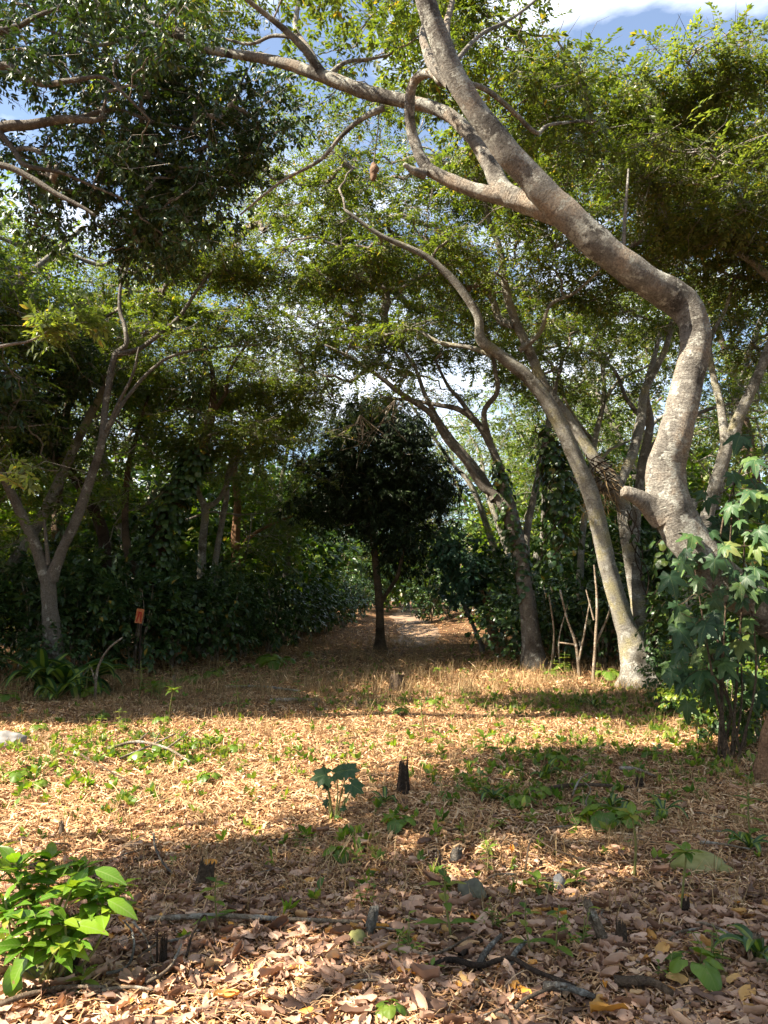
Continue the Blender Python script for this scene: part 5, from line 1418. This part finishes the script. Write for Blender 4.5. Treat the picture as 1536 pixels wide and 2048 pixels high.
# --- bare stalks of the right thicket and the hedge foot
def stalks(label, px, py, lst):
    b = G(px, py)
    root = thing('bare_shrub', label, 'shrub', b)
    for q in lst:
        mb = MB(); p = catmull([P(x, y, b[1] + dy) for x, y, dy, w in q], 5)
        r = np.array([w for x, y, dy, w in q]) * b[1] / F / 2
        tube(mb, p, np.interp(np.linspace(0, len(r) - 1, len(p)), np.arange(len(r)), r), sides=8, lump=.2)
        mb.build('stem', 'dead_wood', root, b)
stalks('leafless pale-stemmed shrub in front of the right thicket', 1160, 1358, [[(1160, 1362, 0, 8), (1152, 1290, 0, 6), (1135, 1240, .1, 4), (1120, 1180, .1, 4)], [(1156, 1330, 0, 5), (1168, 1270, -.1, 4), (1180, 1200, -.1, 2.5)], [(1154, 1290, 0, 5), (1118, 1285, .1, 3)]])
stalks('straight bare pale stalk beside the leafless shrub', 1185, 1372, [[(1185, 1374, 0, 7), (1191, 1280, 0, 6), (1194, 1200, 0, 5), (1188, 1130, 0, 3)], [(1190, 1290, 0, 6), (1215, 1235, .1, 4), (1220, 1215, .1, 2)], [(1188, 1240, 0, 4), (1172, 1180, 0, 2)]])
stalks('gnarled bare stump-like shrub by the right border bushes', 1480, 1410, [[(1482, 1415, 0, 20), (1474, 1360, 0, 18), (1470, 1320, 0, 14), (1466, 1290, 0, 8)], [(1478, 1370, 0, 10), (1490, 1300, .1, 8), (1484, 1240, .1, 5)], [(1500, 1420, .1, 7), (1500, 1330, .1, 6), (1502, 1260, .1, 4)], [(1378, 1390, .1, 6), (1380, 1290, .1, 5)]])
stalks('bare branching sapling in front of the left hedge', 192, 1400, [[(190, 1402, 0, 6), (195, 1340, 0, 5), (215, 1300, 0, 4), (245, 1275, 0, 3)], [(193, 1370, 0, 4), (182, 1335, 0, 3)]])

stalks('thin dry stems by the vine-wrapped trunk foot', 1100, 1345, [[(1100, 1347, 0, 5), (1108, 1270, 0, 4), (1098, 1190, 0, 3)], [(1122, 1350, 0, 4), (1118, 1280, 0, 3), (1135, 1210, 0, 2)]])

# --- sign on the hedge
b = G(270, 1372); b[1] = 16.2; q = P(279, 1232, 16.2)
root = thing('trail_sign', 'small orange board with a red mark hung in the left hedge', 'sign', (q[0], q[1], float(gz(q[0], q[1]))))
bb = np.array(root.location)
def box(mb, c, s, tilt=0.0, mat=0):
    c = np.array(c); V = []
    for x in (-1, 1):
        for y in (-1, 1):
            for z in (-1, 1):
                v = np.array((x * s[0] / 2, y * s[1] / 2, z * s[2] / 2))
                v = np.array((v[0] * math.cos(tilt) - v[2] * math.sin(tilt), v[1], v[0] * math.sin(tilt) + v[2] * math.cos(tilt)))
                V.append(c + v)
    mb.add(V, [(0, 1, 3, 2), (4, 6, 7, 5), (0, 4, 5, 1), (2, 3, 7, 6), (0, 2, 6, 4), (1, 5, 7, 3)], mat=mat)
T_ = -.14
mb = MB(); tube(mb, np.array([(q[0] + .0, q[1] + .05, bb[2] - .2), (q[0] + .02, q[1] + .05, q[2] - .3), (q[0] + .01, q[1] + .045, q[2] + .12)]), [.022, .02, .016], sides=8, lump=.2); mb.build('post', 'dark_wood', root, bb)
mb = MB(); box(mb, q, (.15, .02, .30), T_); mb.build('board', 'sign_board', root, bb, smooth=False)
mb = MB()
box(mb, q + (-.028, -.013, -.02), (.026, .006, .20), T_ - .16); box(mb, q + (.034, -.013, -.02), (.026, .006, .20), T_ + .14); box(mb, q + (.012, -.0135, .075), (.06, .006, .03), T_)
mb.build('red_mark', 'sign_red', root, bb, smooth=False)

# --- hanging nest below the long limb
q = P(747, 345, 8.6)
root = thing('hanging_nest', 'small brown nest dangling below the long limb of the curving tree', 'nest', q)
mb = MB(); pr = np.linspace(0, 1, 14)
tube(mb, np.stack([q[0] + .008 * np.sin(pr * 5), np.full(14, q[1]), q[2] + .12 - .22 * pr], 1), .012 + .042 * np.sin(np.pi * np.clip(pr * .85 + .1, 0, 1)) ** 1.2, sides=16, lump=.45); mb.build('pouch', 'nest_fibre', root, q)
mb = MB(); tube(mb, catmull([q + (0, 0, .11), P(752, 290, 8.6), P(757, 240, 8.55), P(755, 205, 8.45)], 4), np.full(13, .007), sides=5); mb.build('cord', 'twig_bark', root, q)
# --- dead twigs hanging over the ball-crowned tree
def bare_twigs(label, px, py, Y, n_, ln):
    b = P(px, py, Y)
    mb = MB()
    for i in range(n_):
        a = np.array((rng.normal() * .5, rng.normal() * .3, -rng.uniform(.2, 1))); a = norm(a) * ln * rng.uniform(.5, 1)
        m_ = b + a * .5 + rng.normal(size=3) * .12 * ln
        p = catmull([b, m_, b + a], 5); tube(mb, p, np.linspace(.014, .004, len(p)), sides=5)
        for j in range(3):
            k = rng.integers(4, len(p)); e = p[k] + rng.normal(size=3) * .22 * ln
            tube(mb, np.array([p[k], (p[k] + e) / 2 + rng.normal(size=3) * .03, e]), [.006, .005, .003], sides=4)
    o = mb.build('dead_branch', 'dead_wood', None, b); tag(o, label, 'branch')
bare_twigs('bleached dead twigs drooping before the dark ball-crowned tree', 720, 830, 18, 7, 1.1)
bare_twigs('thin dead twigs dangling right of the bleached ones', 790, 800, 18, 5, 1.4)
